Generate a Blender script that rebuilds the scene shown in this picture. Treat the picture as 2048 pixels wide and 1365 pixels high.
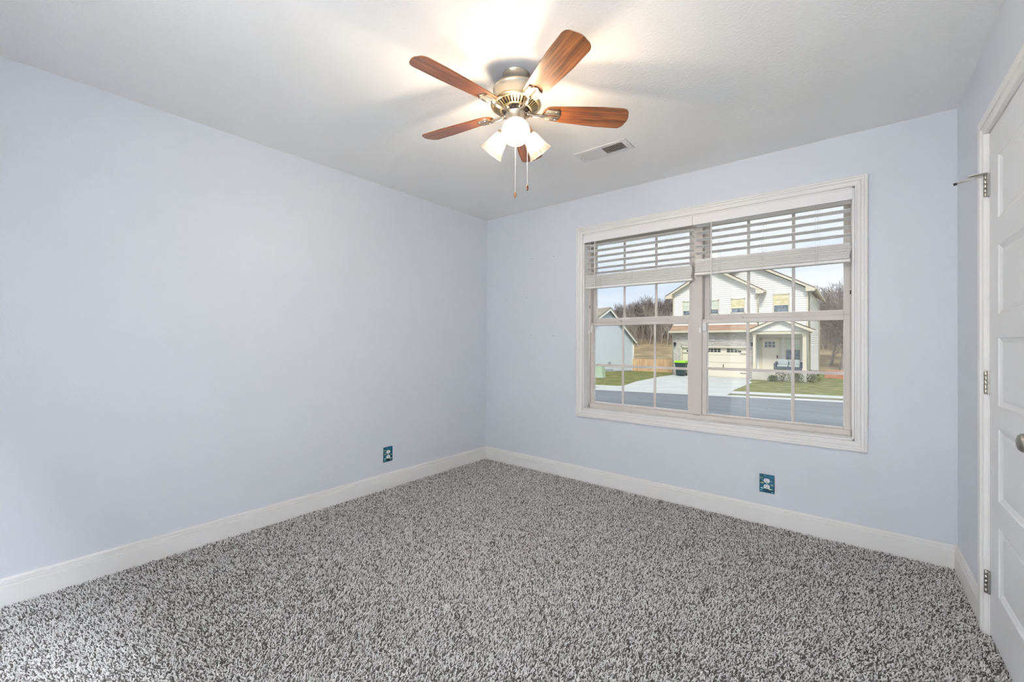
import bpy, bmesh, math, random
import numpy as np
from mathutils import Vector, Matrix

for o in list(bpy.data.objects): bpy.data.objects.remove(o, do_unlink=True)
S = bpy.context.scene
COL = S.collection
PI = math.pi
W, H = 3.3576, 2.44            # window wall width, ceiling height
YB = -3.80                      # back wall

# ------------------------------------------------------------------ camera
cam_d = bpy.data.cameras.new('camera'); cam = bpy.data.objects.new('camera', cam_d); COL.objects.link(cam)
Fw = Vector((-0.62816605, 0.77805826, 0.0057224)); Rt = Vector((0.77807917, 0.6281445, 0.0052248)); Up = Vector((-0.00047070, -0.00773453, 0.99996998))
cam.matrix_world = Matrix(((Rt.x, Up.x, -Fw.x, 2.93102559), (Rt.y, Up.y, -Fw.y, -3.21340706), (Rt.z, Up.z, -Fw.z, 1.18154492), (0, 0, 0, 1)))
cam_d.sensor_width = 36.0; cam_d.lens = 846.2845 / 2048 * 36; cam_d.clip_start = 0.02; cam_d.clip_end = 500
S.camera = cam

# ------------------------------------------------------------------ world, sun, exposure
SKY_STRENGTH = 0.48
GLASS_T = 0.92
SUN = 1.35
HALL = 212.0                     # added fill light: lamps in an unseen hallway behind the camera
BULB = 88.0
w = bpy.data.worlds.new('sky'); S.world = w; w.use_nodes = True
nt = w.node_tree; nt.nodes.clear()
tc = nt.nodes.new('ShaderNodeTexCoord'); mp = nt.nodes.new('ShaderNodeMapping'); mp.inputs['Scale'].default_value = (2.2, 2.2, 7.0)
nz = nt.nodes.new('ShaderNodeTexNoise'); nz.inputs['Scale'].default_value = 1.6; nz.inputs['Detail'].default_value = 6
cr = nt.nodes.new('ShaderNodeValToRGB')
cr.color_ramp.elements[0].position = 0.35; cr.color_ramp.elements[0].color = (0.66, 0.76, 0.90, 1)
cr.color_ramp.elements[1].position = 0.62; cr.color_ramp.elements[1].color = (0.88, 0.90, 0.94, 1)
bg = nt.nodes.new('ShaderNodeBackground'); bg.inputs['Strength'].default_value = SKY_STRENGTH
wo = nt.nodes.new('ShaderNodeOutputWorld')
nt.links.new(tc.outputs['Generated'], mp.inputs['Vector']); nt.links.new(mp.outputs['Vector'], nz.inputs['Vector'])
nt.links.new(nz.outputs['Fac'], cr.inputs['Fac']); nt.links.new(cr.outputs['Color'], bg.inputs['Color']); nt.links.new(bg.outputs['Background'], wo.inputs['Surface'])
sd = bpy.data.lights.new('sun', 'SUN'); sd.energy = SUN; sd.angle = math.radians(14); sd.color = (1.0, 0.95, 0.86)
so = bpy.data.objects.new('sun', sd); COL.objects.link(so); so.location = (0, -6, 12)
so.rotation_euler = Vector((-0.22, 0.62, -0.74)).to_track_quat('-Z', 'Y').to_euler()
S.view_settings.view_transform = 'Standard'; S.view_settings.look = 'None'; S.view_settings.gamma = 1.0
S.view_settings.exposure = 1.29; S.view_settings.use_curve_mapping = False
try:
    S.cycles.use_denoising = True; S.cycles.max_bounces = 10; S.cycles.diffuse_bounces = 6; S.cycles.transparent_max_bounces = 24
    S.cycles.sample_clamp_indirect = 6.0; S.cycles.caustics_reflective = False; S.cycles.caustics_refractive = False
except Exception: pass

# ------------------------------------------------------------------ materials
class NB:
    def __init__(s, m): s.t = m.node_tree; s.n = s.t.nodes; s.l = s.t.links
    def new(s, k, **kw):
        n = s.n.new(k)
        for a, b in kw.items(): setattr(n, a, b)
        return n
    def ln(s, a, b): s.l.new(a, b)

def mat(name, color, rough=0.5, metal=0.0, spec=0.5, bump=0.0, bscale=50.0, cvar=None, vscale=8.0, stretch=None, detail=3.0, aniso=0.0):
    """principled with optional noise bump and a second colour mixed in by noise, in object space"""
    m = bpy.data.materials.new(name); m.use_nodes = True; b = NB(m)
    p = b.n['Principled BSDF']
    p.inputs['Base Color'].default_value = (*color, 1); p.inputs['Roughness'].default_value = rough
    p.inputs['Metallic'].default_value = metal; p.inputs['Specular IOR Level'].default_value = spec
    if aniso: p.inputs['Anisotropic'].default_value = aniso
    if bump or cvar:
        co = b.new('ShaderNodeTexCoord'); mpn = b.new('ShaderNodeMapping'); b.ln(co.outputs['Object'], mpn.inputs['Vector'])
        if stretch: mpn.inputs['Scale'].default_value = stretch
    if bump:
        n = b.new('ShaderNodeTexNoise'); n.inputs['Scale'].default_value = bscale; n.inputs['Detail'].default_value = detail
        bm_ = b.new('ShaderNodeBump'); bm_.inputs['Strength'].default_value = min(1.0, bump); bm_.inputs['Distance'].default_value = 0.002
        b.ln(mpn.outputs['Vector'], n.inputs['Vector']); b.ln(n.outputs['Fac'], bm_.inputs['Height']); b.ln(bm_.outputs['Normal'], p.inputs['Normal'])
    if cvar:
        n = b.new('ShaderNodeTexNoise'); n.inputs['Scale'].default_value = vscale; n.inputs['Detail'].default_value = detail + 1
        r = b.new('ShaderNodeValToRGB'); r.color_ramp.elements[0].position = 0.38; r.color_ramp.elements[1].position = 0.64
        r.color_ramp.elements[0].color = (*color, 1); r.color_ramp.elements[1].color = (*cvar, 1)
        b.ln(mpn.outputs['Vector'], n.inputs['Vector']); b.ln(n.outputs['Fac'], r.inputs['Fac']); b.ln(r.outputs['Color'], p.inputs['Base Color'])
    return m

def mat_brick(name, c1, c2, mortar, bw=0.20, bh=0.068, axis='x', ms=0.012):
    m = bpy.data.materials.new(name); m.use_nodes = True; b = NB(m); p = b.n['Principled BSDF']; p.inputs['Roughness'].default_value = 0.85
    co = b.new('ShaderNodeTexCoord'); sp = b.new('ShaderNodeSeparateXYZ'); cb = b.new('ShaderNodeCombineXYZ')
    b.ln(co.outputs['Object'], sp.inputs[0]); b.ln(sp.outputs[axis.upper()], cb.inputs['X']); b.ln(sp.outputs['Z'], cb.inputs['Y'])
    t = b.new('ShaderNodeTexBrick'); t.inputs['Scale'].default_value = 1.0; t.inputs['Brick Width'].default_value = bw; t.inputs['Row Height'].default_value = bh
    t.inputs['Mortar Size'].default_value = ms; t.inputs['Color1'].default_value = (*c1, 1); t.inputs['Color2'].default_value = (*c2, 1); t.inputs['Mortar'].default_value = (*mortar, 1)
    bp_ = b.new('ShaderNodeBump'); bp_.inputs['Strength'].default_value = 0.5; bp_.inputs['Distance'].default_value = 0.01; bp_.invert = True
    b.ln(cb.outputs[0], t.inputs['Vector']); b.ln(t.outputs['Color'], p.inputs['Base Color']); b.ln(t.outputs['Fac'], bp_.inputs['Height']); b.ln(bp_.outputs['Normal'], p.inputs['Normal'])
    return m

def mat_wood_blade():
    m = bpy.data.materials.new('walnut_blade'); m.use_nodes = True; b = NB(m); p = b.n['Principled BSDF']
    co = b.new('ShaderNodeTexCoord'); mpn = b.new('ShaderNodeMapping'); mpn.inputs['Scale'].default_value = (1.2, 26, 26)
    b.ln(co.outputs['Object'], mpn.inputs['Vector'])
    n = b.new('ShaderNodeTexNoise'); n.inputs['Scale'].default_value = 2.6; n.inputs['Detail'].default_value = 7; n.inputs['Roughness'].default_value = 0.62; n.inputs['Distortion'].default_value = 0.6
    r = b.new('ShaderNodeValToRGB'); e = r.color_ramp.elements
    e[0].position = 0.32; e[0].color = (0.040, 0.012, 0.007, 1); e[1].position = 0.68; e[1].color = (0.33, 0.115, 0.030, 1)
    k = e.new(0.5); k.color = (0.165, 0.052, 0.016, 1)
    b.ln(mpn.outputs['Vector'], n.inputs['Vector']); b.ln(n.outputs['Fac'], r.inputs['Fac']); b.ln(r.outputs['Color'], p.inputs['Base Color'])
    p.inputs['Roughness'].default_value = 0.33; p.inputs['Coat Weight'].default_value = 0.25; p.inputs['Coat Roughness'].default_value = 0.2
    return m

def mat_pane(name, T=0.9, tint=(1, 1, 1), gloss=0.06, rough=0.0):
    m = bpy.data.materials.new(name); m.use_nodes = True; b = NB(m); b.n.remove(b.n['Principled BSDF'])
    tr = b.new('ShaderNodeBsdfTransparent'); tr.inputs[0].default_value = (T*tint[0], T*tint[1], T*tint[2], 1)
    gl = b.new('ShaderNodeBsdfGlossy'); gl.inputs['Roughness'].default_value = rough; gl.inputs[0].default_value = (1, 1, 1, 1)
    lw = b.new('ShaderNodeFresnel'); lw.inputs[0].default_value = 1.45
    ar = b.new('ShaderNodeMath'); ar.operation = 'MULTIPLY'; ar.inputs[1].default_value = 0.3; b.ln(lw.outputs[0], ar.inputs[0])   # anti-reflective coating
    mx = b.new('ShaderNodeMixShader'); b.ln(ar.outputs[0], mx.inputs[0]); b.ln(tr.outputs[0], mx.inputs[1]); b.ln(gl.outputs[0], mx.inputs[2])
    b.ln(mx.outputs[0], b.n['Material Output'].inputs['Surface']); return m

def mat_shade_glass():
    """clear ribbed glass of the bell shades: mostly see-through, a little white scatter, glossy"""
    m = bpy.data.materials.new('ribbed_glass'); m.use_nodes = True; b = NB(m); b.n.remove(b.n['Principled BSDF'])
    tr = b.new('ShaderNodeBsdfTransparent'); tr.inputs[0].default_value = (0.95, 0.94, 0.92, 1)
    tl = b.new('ShaderNodeBsdfTranslucent'); tl.inputs[0].default_value = (0.9, 0.88, 0.84, 1)
    df = b.new('ShaderNodeBsdfDiffuse'); df.inputs[0].default_value = (0.85, 0.84, 0.82, 1)
    gl = b.new('ShaderNodeBsdfGlossy'); gl.inputs['Roughness'].default_value = 0.08
    at = b.new('ShaderNodeAttribute'); at.attribute_name = 'rib'
    mr = b.new('ShaderNodeMapRange'); mr.inputs['To Min'].default_value = 0.004; mr.inputs['To Max'].default_value = 0.055
    b.ln(at.outputs['Fac'], mr.inputs['Value'])
    m0 = b.new('ShaderNodeMixShader'); m0.inputs[0].default_value = 0.5; b.ln(tl.outputs[0], m0.inputs[1]); b.ln(df.outputs[0], m0.inputs[2])
    m1 = b.new('ShaderNodeMixShader'); b.ln(mr.outputs[0], m1.inputs[0]); b.ln(tr.outputs[0], m1.inputs[1]); b.ln(m0.outputs[0], m1.inputs[2])
    fr = b.new('ShaderNodeFresnel'); fr.inputs[0].default_value = 1.5
    m2 = b.new('ShaderNodeMixShader'); ar = b.new('ShaderNodeMath'); ar.operation = 'MULTIPLY'; ar.inputs[1].default_value = 0.45; b.ln(fr.outputs[0], ar.inputs[0]); b.ln(ar.outputs[0], m2.inputs[0]); b.ln(m1.outputs[0], m2.inputs[1]); b.ln(gl.outputs[0], m2.inputs[2])
    b.ln(m2.outputs[0], b.n['Material Output'].inputs['Surface']); return m

def mat_emit(name, c, s):
    m = bpy.data.materials.new(name); m.use_nodes = True; b = NB(m); p = b.n['Principled BSDF']
    p.inputs['Base Color'].default_value = (0.9, 0.9, 0.9, 1); p.inputs['Emission Color'].default_value = (*c, 1); p.inputs['Emission Strength'].default_value = s; return m

def mat_carpet():
    m = bpy.data.materials.new('carpet_yarn'); m.use_nodes = True; b = NB(m); p = b.n['Principled BSDF']
    at = b.new('ShaderNodeAttribute'); at.attribute_name = 'yarn'; b.ln(at.outputs['Color'], p.inputs['Base Color'])
    p.inputs['Roughness'].default_value = 0.95; p.inputs['Specular IOR Level'].default_value = 0.1; return m

def mat_floor():
    m = bpy.data.materials.new('carpet_backing'); m.use_nodes = True; b = NB(m); p = b.n['Principled BSDF']
    co = b.new('ShaderNodeTexCoord'); n = b.new('ShaderNodeTexNoise'); n.inputs['Scale'].default_value = 210; n.inputs['Detail'].default_value = 2
    r = b.new('ShaderNodeValToRGB'); e = r.color_ramp.elements; e[0].position = .42; e[0].color = (.06, .05, .045, 1); e[1].position = .6; e[1].color = (.30, .28, .26, 1)
    b.ln(co.outputs['Object'], n.inputs['Vector']); b.ln(n.outputs['Fac'], r.inputs['Fac']); b.ln(r.outputs['Color'], p.inputs['Base Color']); p.inputs['Roughness'].default_value = .95
    return m

M = dict(
    wall=mat('pale_blue_wall_paint', (0.69, 0.72, 0.785), 0.42, spec=0.35, bump=0.25, bscale=120, cvar=(0.705, 0.73, 0.79), vscale=1.5),
    ceiling=mat('ceiling_white_texture', (0.90, 0.90, 0.90), 0.8, spec=0.2, bump=0.9, bscale=75, detail=4),
    trim=mat('trim_white_gloss', (0.85, 0.84, 0.835), 0.32, spec=0.4, bump=0.03, bscale=30),
    door=mat('door_white_paint', (0.80, 0.81, 0.83), 0.4, spec=0.4, bump=0.12, bscale=90, stretch=(1, 1, 0.12)),
    vinyl=mat('taupe_vinyl', (0.62, 0.575, 0.545), 0.45, spec=0.4, bump=0.02, bscale=20),
    blind=mat('blind_white_vinyl', (0.88, 0.865, 0.87), 0.45, bump=0.05, bscale=60, stretch=(0.1, 1, 1)),
    cord=mat('blind_cord', (0.72, 0.72, 0.73), 0.7),
    sensor=mat('sensor_white_plastic', (0.80, 0.79, 0.79), 0.4),
    nickel=mat('brushed_nickel', (0.56, 0.50, 0.41), 0.27, metal=1.0, bump=0.15, bscale=40, stretch=(1, 1, 30), aniso=0.4),
    satin=mat('satin_nickel', (0.36, 0.335, 0.305), 0.33, metal=1.0, bump=0.05, bscale=60),
    brass=mat('warm_brass_grille', (0.58, 0.48, 0.30), 0.3, metal=1.0, bump=0.05, bscale=60),
    darkm=mat('dark_motor_metal', (0.05, 0.035, 0.03), 0.35, metal=0.6, bump=0.05, bscale=60),
    blade=mat_wood_blade(),
    pullwood=mat('turned_wood_pull', (0.30, 0.15, 0.06), 0.3, cvar=(0.05, 0.02, 0.015), vscale=60),
    glass=mat_pane('coated_window_glass', math.sqrt(GLASS_T), (0.985, 1.0, 1.0)),
    clear=mat_pane('clear_glass', 0.95),
    shade=mat_shade_glass(), bulb=mat_emit('lit_bulb', (1.0, 0.80, 0.56), BULB),
    vent=mat('vent_white_enamel', (0.78, 0.78, 0.79), 0.4, bump=0.02, bscale=60),
    ventdark=mat('vent_duct_dark', (0.06, 0.055, 0.05), 0.8, bump=0.05, bscale=60),
    hall=mat('hallway_white_paint', (0.84, 0.83, 0.81), 0.8, bump=0.1, bscale=80), halltile=mat('hallway_pale_tile', (0.86, 0.86, 0.85), 0.6, bump=0.05, bscale=20), halllamp=mat_emit('lamp_diffuser', (0.87, 0.935, 1.0), HALL),  # hallway surfaces and emitter added to light the bedroom
    rubber=mat('dark_rubber', (0.05, 0.05, 0.05), 0.7, bump=0.05, bscale=60),
    recept=mat('outlet_white_plastic', (0.85, 0.85, 0.86), 0.35, bump=0.02, bscale=60), slot=mat('outlet_slot_dark', (0.02, 0.02, 0.02), 0.6, bump=0.02, bscale=60),
    carpet=mat_carpet(), floor=mat_floor(),
)

# ------------------------------------------------------------------ mesh helpers
class MB:
    def __init__(s): s.v = []; s.f = []; s.mi = []; s.sm = []
    def add(s, vs, fs, mi=0, smooth=False, T=None):
        k = len(s.v)
        s.v += [tuple(T @ Vector(v)) if T is not None else tuple(v) for v in vs]
        for f in fs: s.f.append([i + k for i in f]); s.mi.append(mi); s.sm.append(smooth)
    def box(s, x0, x1, y0, y1, z0, z1, mi=0, T=None):
        if x0 > x1: x0, x1 = x1, x0
        if y0 > y1: y0, y1 = y1, y0
        if z0 > z1: z0, z1 = z1, z0
        s.add([(x0,y0,z0),(x1,y0,z0),(x1,y1,z0),(x0,y1,z0),(x0,y0,z1),(x1,y0,z1),(x1,y1,z1),(x0,y1,z1)],
              [(0,3,2,1),(4,5,6,7),(0,1,5,4),(1,2,6,5),(2,3,7,6),(3,0,4,7)], mi, False, T)
    def prism(s, poly, axis, a, b, mi=0, T=None, caps=True):
        """poly: 2D points; axis the extrusion axis ('x': pts are (y,z); 'y': (x,z); 'z': (x,y))"""
        def p3(q, t): return {'x': (t, q[0], q[1]), 'y': (q[0], t, q[1]), 'z': (q[0], q[1], t)}[axis]
        n = len(poly); ar = sum(poly[i][0]*poly[(i+1) % n][1]-poly[(i+1) % n][0]*poly[i][1] for i in range(n))
        if (ar > 0) == (axis == 'y'): poly = poly[::-1]
        if a > b: a, b = b, a
        vs = [p3(q, a) for q in poly] + [p3(q, b) for q in poly]
        fs = [(i, (i+1) % n, n+(i+1) % n, n+i) for i in range(n)]
        if caps: fs += [tuple(range(n-1, -1, -1)), tuple(range(n, 2*n))]
        s.add(vs, fs, mi, False, T)
    def lathe(s, prof, seg=32, mi=0, T=None, smooth=True, cap0=True, cap1=True, mod=None):
        """prof: (r, z) from bottom to top"""
        vs = []
        for r, z in prof:
            for k in range(seg):
                a = 2*PI*k/seg; rr = r*(mod(a) if mod else 1); vs.append((rr*math.cos(a), rr*math.sin(a), z))
        fs = [(j*seg+k, j*seg+(k+1) % seg, (j+1)*seg+(k+1) % seg, (j+1)*seg+k) for j in range(len(prof)-1) for k in range(seg)]
        s.add(vs, fs, mi, smooth, T)
        if cap0 and prof[0][0] > 1e-6: s.add(vs[:seg], [tuple(range(seg-1, -1, -1))], mi, False, T)
        if cap1 and prof[-1][0] > 1e-6: s.add(vs[-seg:], [tuple(range(seg))], mi, False, T)
    def tube(s, pts, r, seg=8, mi=0, smooth=True, cap=True):
        pts = [Vector(p) for p in pts]; n = len(pts); rs = r if isinstance(r, (list, tuple)) else [r]*n
        vs = []; ref = Vector((0, 0, 1))
        for i, p in enumerate(pts):
            d = (pts[min(i+1, n-1)]-pts[max(i-1, 0)]).normalized()
            if abs(d.dot(ref)) > 0.95: ref = Vector((1, 0, 0))
            u = (ref - d*ref.dot(d)).normalized(); v = d.cross(u); ref = u
            for k in range(seg):
                a = 2*PI*k/seg; vs.append(p + (u*math.cos(a)+v*math.sin(a))*rs[i])
        fs = [(j*seg+k, j*seg+(k+1) % seg, (j+1)*seg+(k+1) % seg, (j+1)*seg+k) for j in range(n-1) for k in range(seg)]
        if cap: fs += [tuple(range(seg-1, -1, -1)), tuple(range((n-1)*seg, n*seg))]
        s.add([tuple(v) for v in vs], fs, mi, smooth)
    def build(s, name, mats, parent=None, bevel=0.0, loc=None, rot=None, bseg=2):
        me = bpy.data.meshes.new(name); me.from_pydata(s.v, [], s.f); me.update()
        for m in (mats if isinstance(mats, (list, tuple)) else [mats]): me.materials.append(m)
        me.polygons.foreach_set('material_index', s.mi); me.polygons.foreach_set('use_smooth', s.sm)
        o = bpy.data.objects.new(name, me); COL.objects.link(o)
        if parent is not None: o.parent = parent
        if loc is not None: o.location = loc
        if rot is not None: o.rotation_euler = rot
        if bevel:
            b = o.modifiers.new('bevel', 'BEVEL'); b.width = bevel; b.segments = bseg; b.limit_method = 'ANGLE'; b.angle_limit = math.radians(40)
        return o

def tag(o, label=None, cat=None, group=None, kind=None):
    if label: o['label'] = label
    if cat: o['category'] = cat
    if group: o['group'] = group
    if kind: o['kind'] = kind
    return o
def empty(name, loc=(0, 0, 0), rz=0.0):
    o = bpy.data.objects.new(name, None); COL.objects.link(o); o.location = loc; o.rotation_euler = (0, 0, rz); o.empty_display_size = 0.1; return o
def struct(o, label=None): o['kind'] = 'structure'; 
def copy_tree(o, parent=None):
    c = o.copy(); COL.objects.link(c); c.parent = parent
    for ch in [x for x in bpy.data.objects if x.parent == o and x.name in COL.objects]:
        copy_tree(ch, c)
    return c

def sweep_frame(mb, x0, x1, z0, z1, prof, plane='y', base=0.0, sides='LRTB', mi=0):
    """mitred picture-frame moulding round a rectangle (inner edge). prof: (outward, height) closed polygon.
    plane 'y': rectangle in x,z and height goes to -y from base; plane 'x': rectangle in y,z and height goes to -x."""
    def P3(a, z, h): return (a, base - h, z) if plane == 'y' else (base - h, a, z)
    n = len(prof)
    def run(c0, c1, s0, s1):
        vs = [P3(c0[0]+s0[0]*o, c0[1]+s0[1]*o, h) for o, h in prof] + [P3(c1[0]+s1[0]*o, c1[1]+s1[1]*o, h) for o, h in prof]
        fs = [(i, (i+1) % n, n+(i+1) % n, n+i) for i in range(n)] + [tuple(range(n)), tuple(range(2*n-1, n-1, -1))]
        mb.add(vs, fs, mi)
    bl, br, tl, tr = (x0, z0), (x1, z0), (x0, z1), (x1, z1)
    zb = -1 if 'B' in sides else 0
    if 'B' in sides: run(bl, br, (-1, -1), (1, -1))
    if 'T' in sides: run(tl, tr, (-1, 1), (1, 1))
    if 'L' in sides: run(bl, tl, (-1, zb), (-1, 1))
    if 'R' in sides: run(br, tr, (1, zb), (1, 1))
def fixn(o):
    bm = bmesh.new(); bm.from_mesh(o.data); bmesh.ops.recalc_face_normals(bm, faces=bm.faces); bm.to_mesh(o.data); bm.free(); return o

# ================================================================== ROOM SHELL
WX0, WX1, WZ0, WZ1 = 1.122, 2.935, 0.618, 2.121      # window opening
TW = 0.17                                             # outer wall thickness
mb = MB()                                             # window wall with its opening
mb.box(-0.12, WX0, 0, TW, -0.05, H+0.1); mb.box(WX1, W+0.12, 0, TW, -0.05, H+0.1)
mb.box(WX0, WX1, 0, TW, -0.05, WZ0); mb.box(WX0, WX1, 0, TW, WZ1, H+0.1)
o = mb.build('wall_back', M['wall']); struct(o)
for x, z in ((0.574, 1.98), (0.258, 1.618), (0.505, 1.617), (0.566, 1.255), (0.819, 1.253), (0.82, 1.973)):
    k = MB(); k.lathe([(0.0035, 0), (0.0035, 0.0006), (0.0012, 0.0008), (0.001, 0.0003)], 8, T=Matrix.Translation((x, 0, z)) @ Matrix.Rotation(PI/2, 4, 'X'))
    k.build('nail_hole', M['slot'], o)
mb = MB(); mb.box(-0.12, 0, YB-0.12, 0, -0.05, H+0.1); struct(mb.build('wall_left', M['wall']))
DY0, DY1, DZ = -1.425, -0.648, 2.052                  # door opening in the right wall
mb = MB(); mb.box(W, W+0.12, DY1, 0, -0.05, H+0.1); mb.box(W, W+0.12, YB-0.12, DY0, -0.05, H+0.1); mb.box(W, W+0.12, DY0, DY1, DZ, H+0.1)
struct(mb.build('wall_right', M['wall']))
BX0, BX1, BZ0, BZ1 = 1.45, 3.22, 0.0, 2.22            # added opening behind the camera, sized for the hallway fill light
mb = MB(); mb.box(-0.12, BX0, YB-0.14, YB, -0.05, H+0.1); mb.box(BX1, W+0.12, YB-0.14, YB, -0.05, H+0.1)
mb.box(BX0, BX1, YB-0.14, YB, BZ1, H+0.1)
struct(mb.build('wall_rear', M['wall']))
mb = MB()                                             # casing of the added opening to the fill-light hallway
for q in ((BX0-0.07, BX0, 0.0, BZ1+0.07), (BX1, BX1+0.07, 0.0, BZ1+0.07), (BX0, BX1, BZ1, BZ1+0.07)): mb.box(q[0], q[1], YB, YB+0.018, q[2], q[3])
struct(mb.build('trim_2', M['trim'], bevel=0.003))
HY = YB-0.14-1.7                                       # added unseen hallway; its ceiling lamps give the bedroom fill light
mb = MB(); mb.box(-1.0, 4.4, HY-0.12, HY, -0.05, 2.8); struct(mb.build('wall_hallway', M['hall']))
for xa in (-1.12, 4.4):
    mb = MB(); mb.box(xa, xa+0.12, HY-0.12, YB, -0.05, 2.8); struct(mb.build('wall_hallway', M['hall']))
mb = MB(); mb.box(-1.12, -0.12, YB-0.14, YB, -0.05, 2.8); mb.box(W+0.12, 4.52, YB-0.14, YB, -0.05, 2.8); mb.box(-0.12, W+0.12, YB-0.14, YB-0.01, H+0.1, 2.8); struct(mb.build('wall_hallway', M['hall']))
mb = MB(); mb.box(-1.12, 4.52, HY-0.12, YB-0.14, -0.12, 0.0); struct(mb.build('floor', M['halltile']))  # floor of the added fill-light hallway
mb = MB(); mb.box(-1.12, 4.52, HY-0.12, YB-0.01, 2.7, 2.82); struct(mb.build('ceiling', M['hall']))  # ceiling of the added fill-light hallway
for i, xx in enumerate((0.35, 1.70, 3.05)):  # emissive panels added on the hallway ceiling to brighten the room
    r_ = empty('ceiling_lamp', (xx, YB-0.14-0.14, 2.7)); tag(r_, 'white rectangular hallway ceiling lamp, ' + ('nearest the left wall', 'middle of three', 'nearest the right wall')[i], 'lamp', 'hallway ceiling lamps')
    k = MB()
    for q in ((-0.45, 0.45, -0.13, -0.10), (-0.45, 0.45, 0.10, 0.13), (-0.45, -0.42, -0.10, 0.10), (0.42, 0.45, -0.10, 0.10)): k.box(*q, -0.05, 0)
    k.build('frame', M['trim'], r_, bevel=0.003)
    k = MB(); k.box(-0.42, 0.42, -0.10, 0.10, -0.035, -0.025); k.build('diffuser', M['halllamp'], r_)
mb = MB(); mb.box(-0.12, W+0.12, YB-0.14, TW, -0.12, 0.0); struct(mb.build('floor', M['floor']))
mb = MB(); mb.box(-0.12, W+0.12, YB-0.14, TW, H, H+0.12); struct(mb.build('ceiling', M['ceiling']))

# baseboards: ogee-like profile with two fine grooves
BP = [(0, 0), (0.014, 0), (0.014, 0.0935), (0.0128, 0.0955), (0.0070, 0.0962), (0.0070, 0.0990), (0.0112, 0.1005), (0.0112, 0.1140), (0.0060, 0.1150), (0.0060, 0.1172), (0.0092, 0.1188), (0.0075, 0.1265), (0.005, 0.1282), (0, 0.1285)]
mb = MB(); mb.prism([(y, z) for y, z in BP], 'y', YB, 0); o = mb.build('baseboard_left', M['trim']); struct(o)
mb = MB(); mb.prism([(-y, z) for y, z in BP], 'x', 0.0, W); struct(mb.build('baseboard_back', M['trim']))
mb = MB(); mb.prism([(W-y, z) for y, z in BP], 'y', -0.577, 0); struct(mb.build('baseboard_right', M['trim']))
mb = MB(); mb.prism([(YB+y, z) for y, z in BP], 'x', 0.0, W); struct(mb.build('baseboard_rear', M['trim']))

# ================================================================== WINDOW
mb = MB()
CP = [(0, 0), (0, 0.010), (0.002, 0.0130), (0.009, 0.0130), (0.0105, 0.0065), (0.0135, 0.0070), (0.024, 0.0125), (0.026, 0.0160), (0.0275, 0.0120), (0.0300, 0.0120), (0.0315, 0.0170), (0.041, 0.0180), (0.0425, 0.0145), (0.0450, 0.0145), (0.0465, 0.0190), (0.0545, 0.019), (0.0585, 0.017), (0.0600, 0.012), (0.0600, 0)]
win = empty('window_1', (0, 0, 0)); win['kind'] = 'structure'
sweep_frame(mb, WX0-0.001, WX1+0.001, WZ0-0.001, WZ1+0.001, CP); fixn(mb.build('casing', M['trim'], win))
mb = MB(); t = 0.012                                      # white jamb liner
mb.box(WX0, WX0+t, -0.0085, 0.085, WZ0, WZ1); mb.box(WX1-t, WX1, -0.0085, 0.085, WZ0, WZ1)
mb.box(WX0, WX1, -0.0085, 0.085, WZ0, WZ0+t); mb.box(WX0, WX1, -0.0085, 0.085, WZ1-t, WZ1)
mb.build('jamb', M['trim'], win, bevel=0.0015)
FX0, FX1, FZ0, FZ1 = WX0+t, WX1-t, WZ0+t, WZ1-t
mb = MB()                                                # taupe vinyl master frame and mullion
mb.box(FX0, 1.147, 0.078, 0.16, FZ0, FZ1); mb.box(2.9165, FX1, 0.078, 0.16, FZ0, FZ1)
mb.box(FX0, FX1, 0.078, 0.16, FZ0, 0.664); mb.box(FX0, FX1, 0.078, 0.16, 2.09, FZ1)
mb.box(1.9955, 2.0635, 0.078, 0.16, 0.655, 2.095); mb.box(2.0635, 2.069, 0.074, 0.16, 1.366, 2.09)
mb.box(1.147, 1.151, 0.078, 0.12, 1.366, 2.09)
mb.build('window_frame', M['vinyl'], win, bevel=0.0015)
def sash(x0, x1, z0, z1, gx0, gx1, gz0, gz1, y0, y1, mx, mz, name):
    s = MB()
    s.box(x0, gx0, y0, y1, z0, z1); s.box(gx1, x1, y0, y1, z0, z1); s.box(gx0, gx1, y0, y1, z0, gz0); s.box(gx0, gx1, y0, y1, gz1, z1)
    so_ = s.build(name, M['vinyl'], win, bevel=0.0025)
    gp = MB(); ym = (y0+y1)/2
    gp.box(gx0-0.002, gx1+0.002, ym+0.007, ym+0.010, gz0-0.002, gz1+0.002); gp.build('glass_pane', M['glass'], so_)
    sp_ = MB(); e = 0.005                                   # pale spacer bar just inside the glass edge
    sp_.box(gx0, gx0+e, ym-0.004, ym+0.004, gz0, gz1); sp_.box(gx1-e*0.6, gx1, ym-0.004, ym+0.004, gz0, gz1); sp_.box(gx0, gx1, ym-0.004, ym+0.004, gz0, gz0+e)
    sp_.build('spacer_bar', M['trim'], so_)
    gr = MB(); h = 0.0095
    for x in mx: gr.box(x-h, x+h, ym-0.002, ym+0.004, gz0, gz1)
    gr.box(gx0, gx1, ym-0.0025, ym+0.0045, mz-h, mz+h)
    gr.build('grille', M['vinyl'], so_, bevel=0.0015)
    return so_
sl = sash(1.1475, 1.995, 0.664, 1.366, 1.180, 1.9635, 0.677, 1.337, 0.088, 0.118, (1.440, 1.708), 0.997, 'lower_sash')
sr = sash(2.064, 2.916, 0.664, 1.366, 2.0975, 2.885, 0.672, 1.337, 0.088, 0.118, (2.359, 2.621), 1.006, 'lower_sash')
ul = sash(1.1515, 1.995, 1.350, 2.09, 1.180, 1.9625, 1.397, 2.055, 0.124, 0.154, (1.435, 1.703), 1.726, 'upper_sash')
ur = sash(2.0695, 2.916, 1.350, 2.09, 2.105, 2.884, 1.397, 2.055, 0.124, 0.154, (2.3565, 2.6205), 1.726, 'upper_sash')
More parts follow.
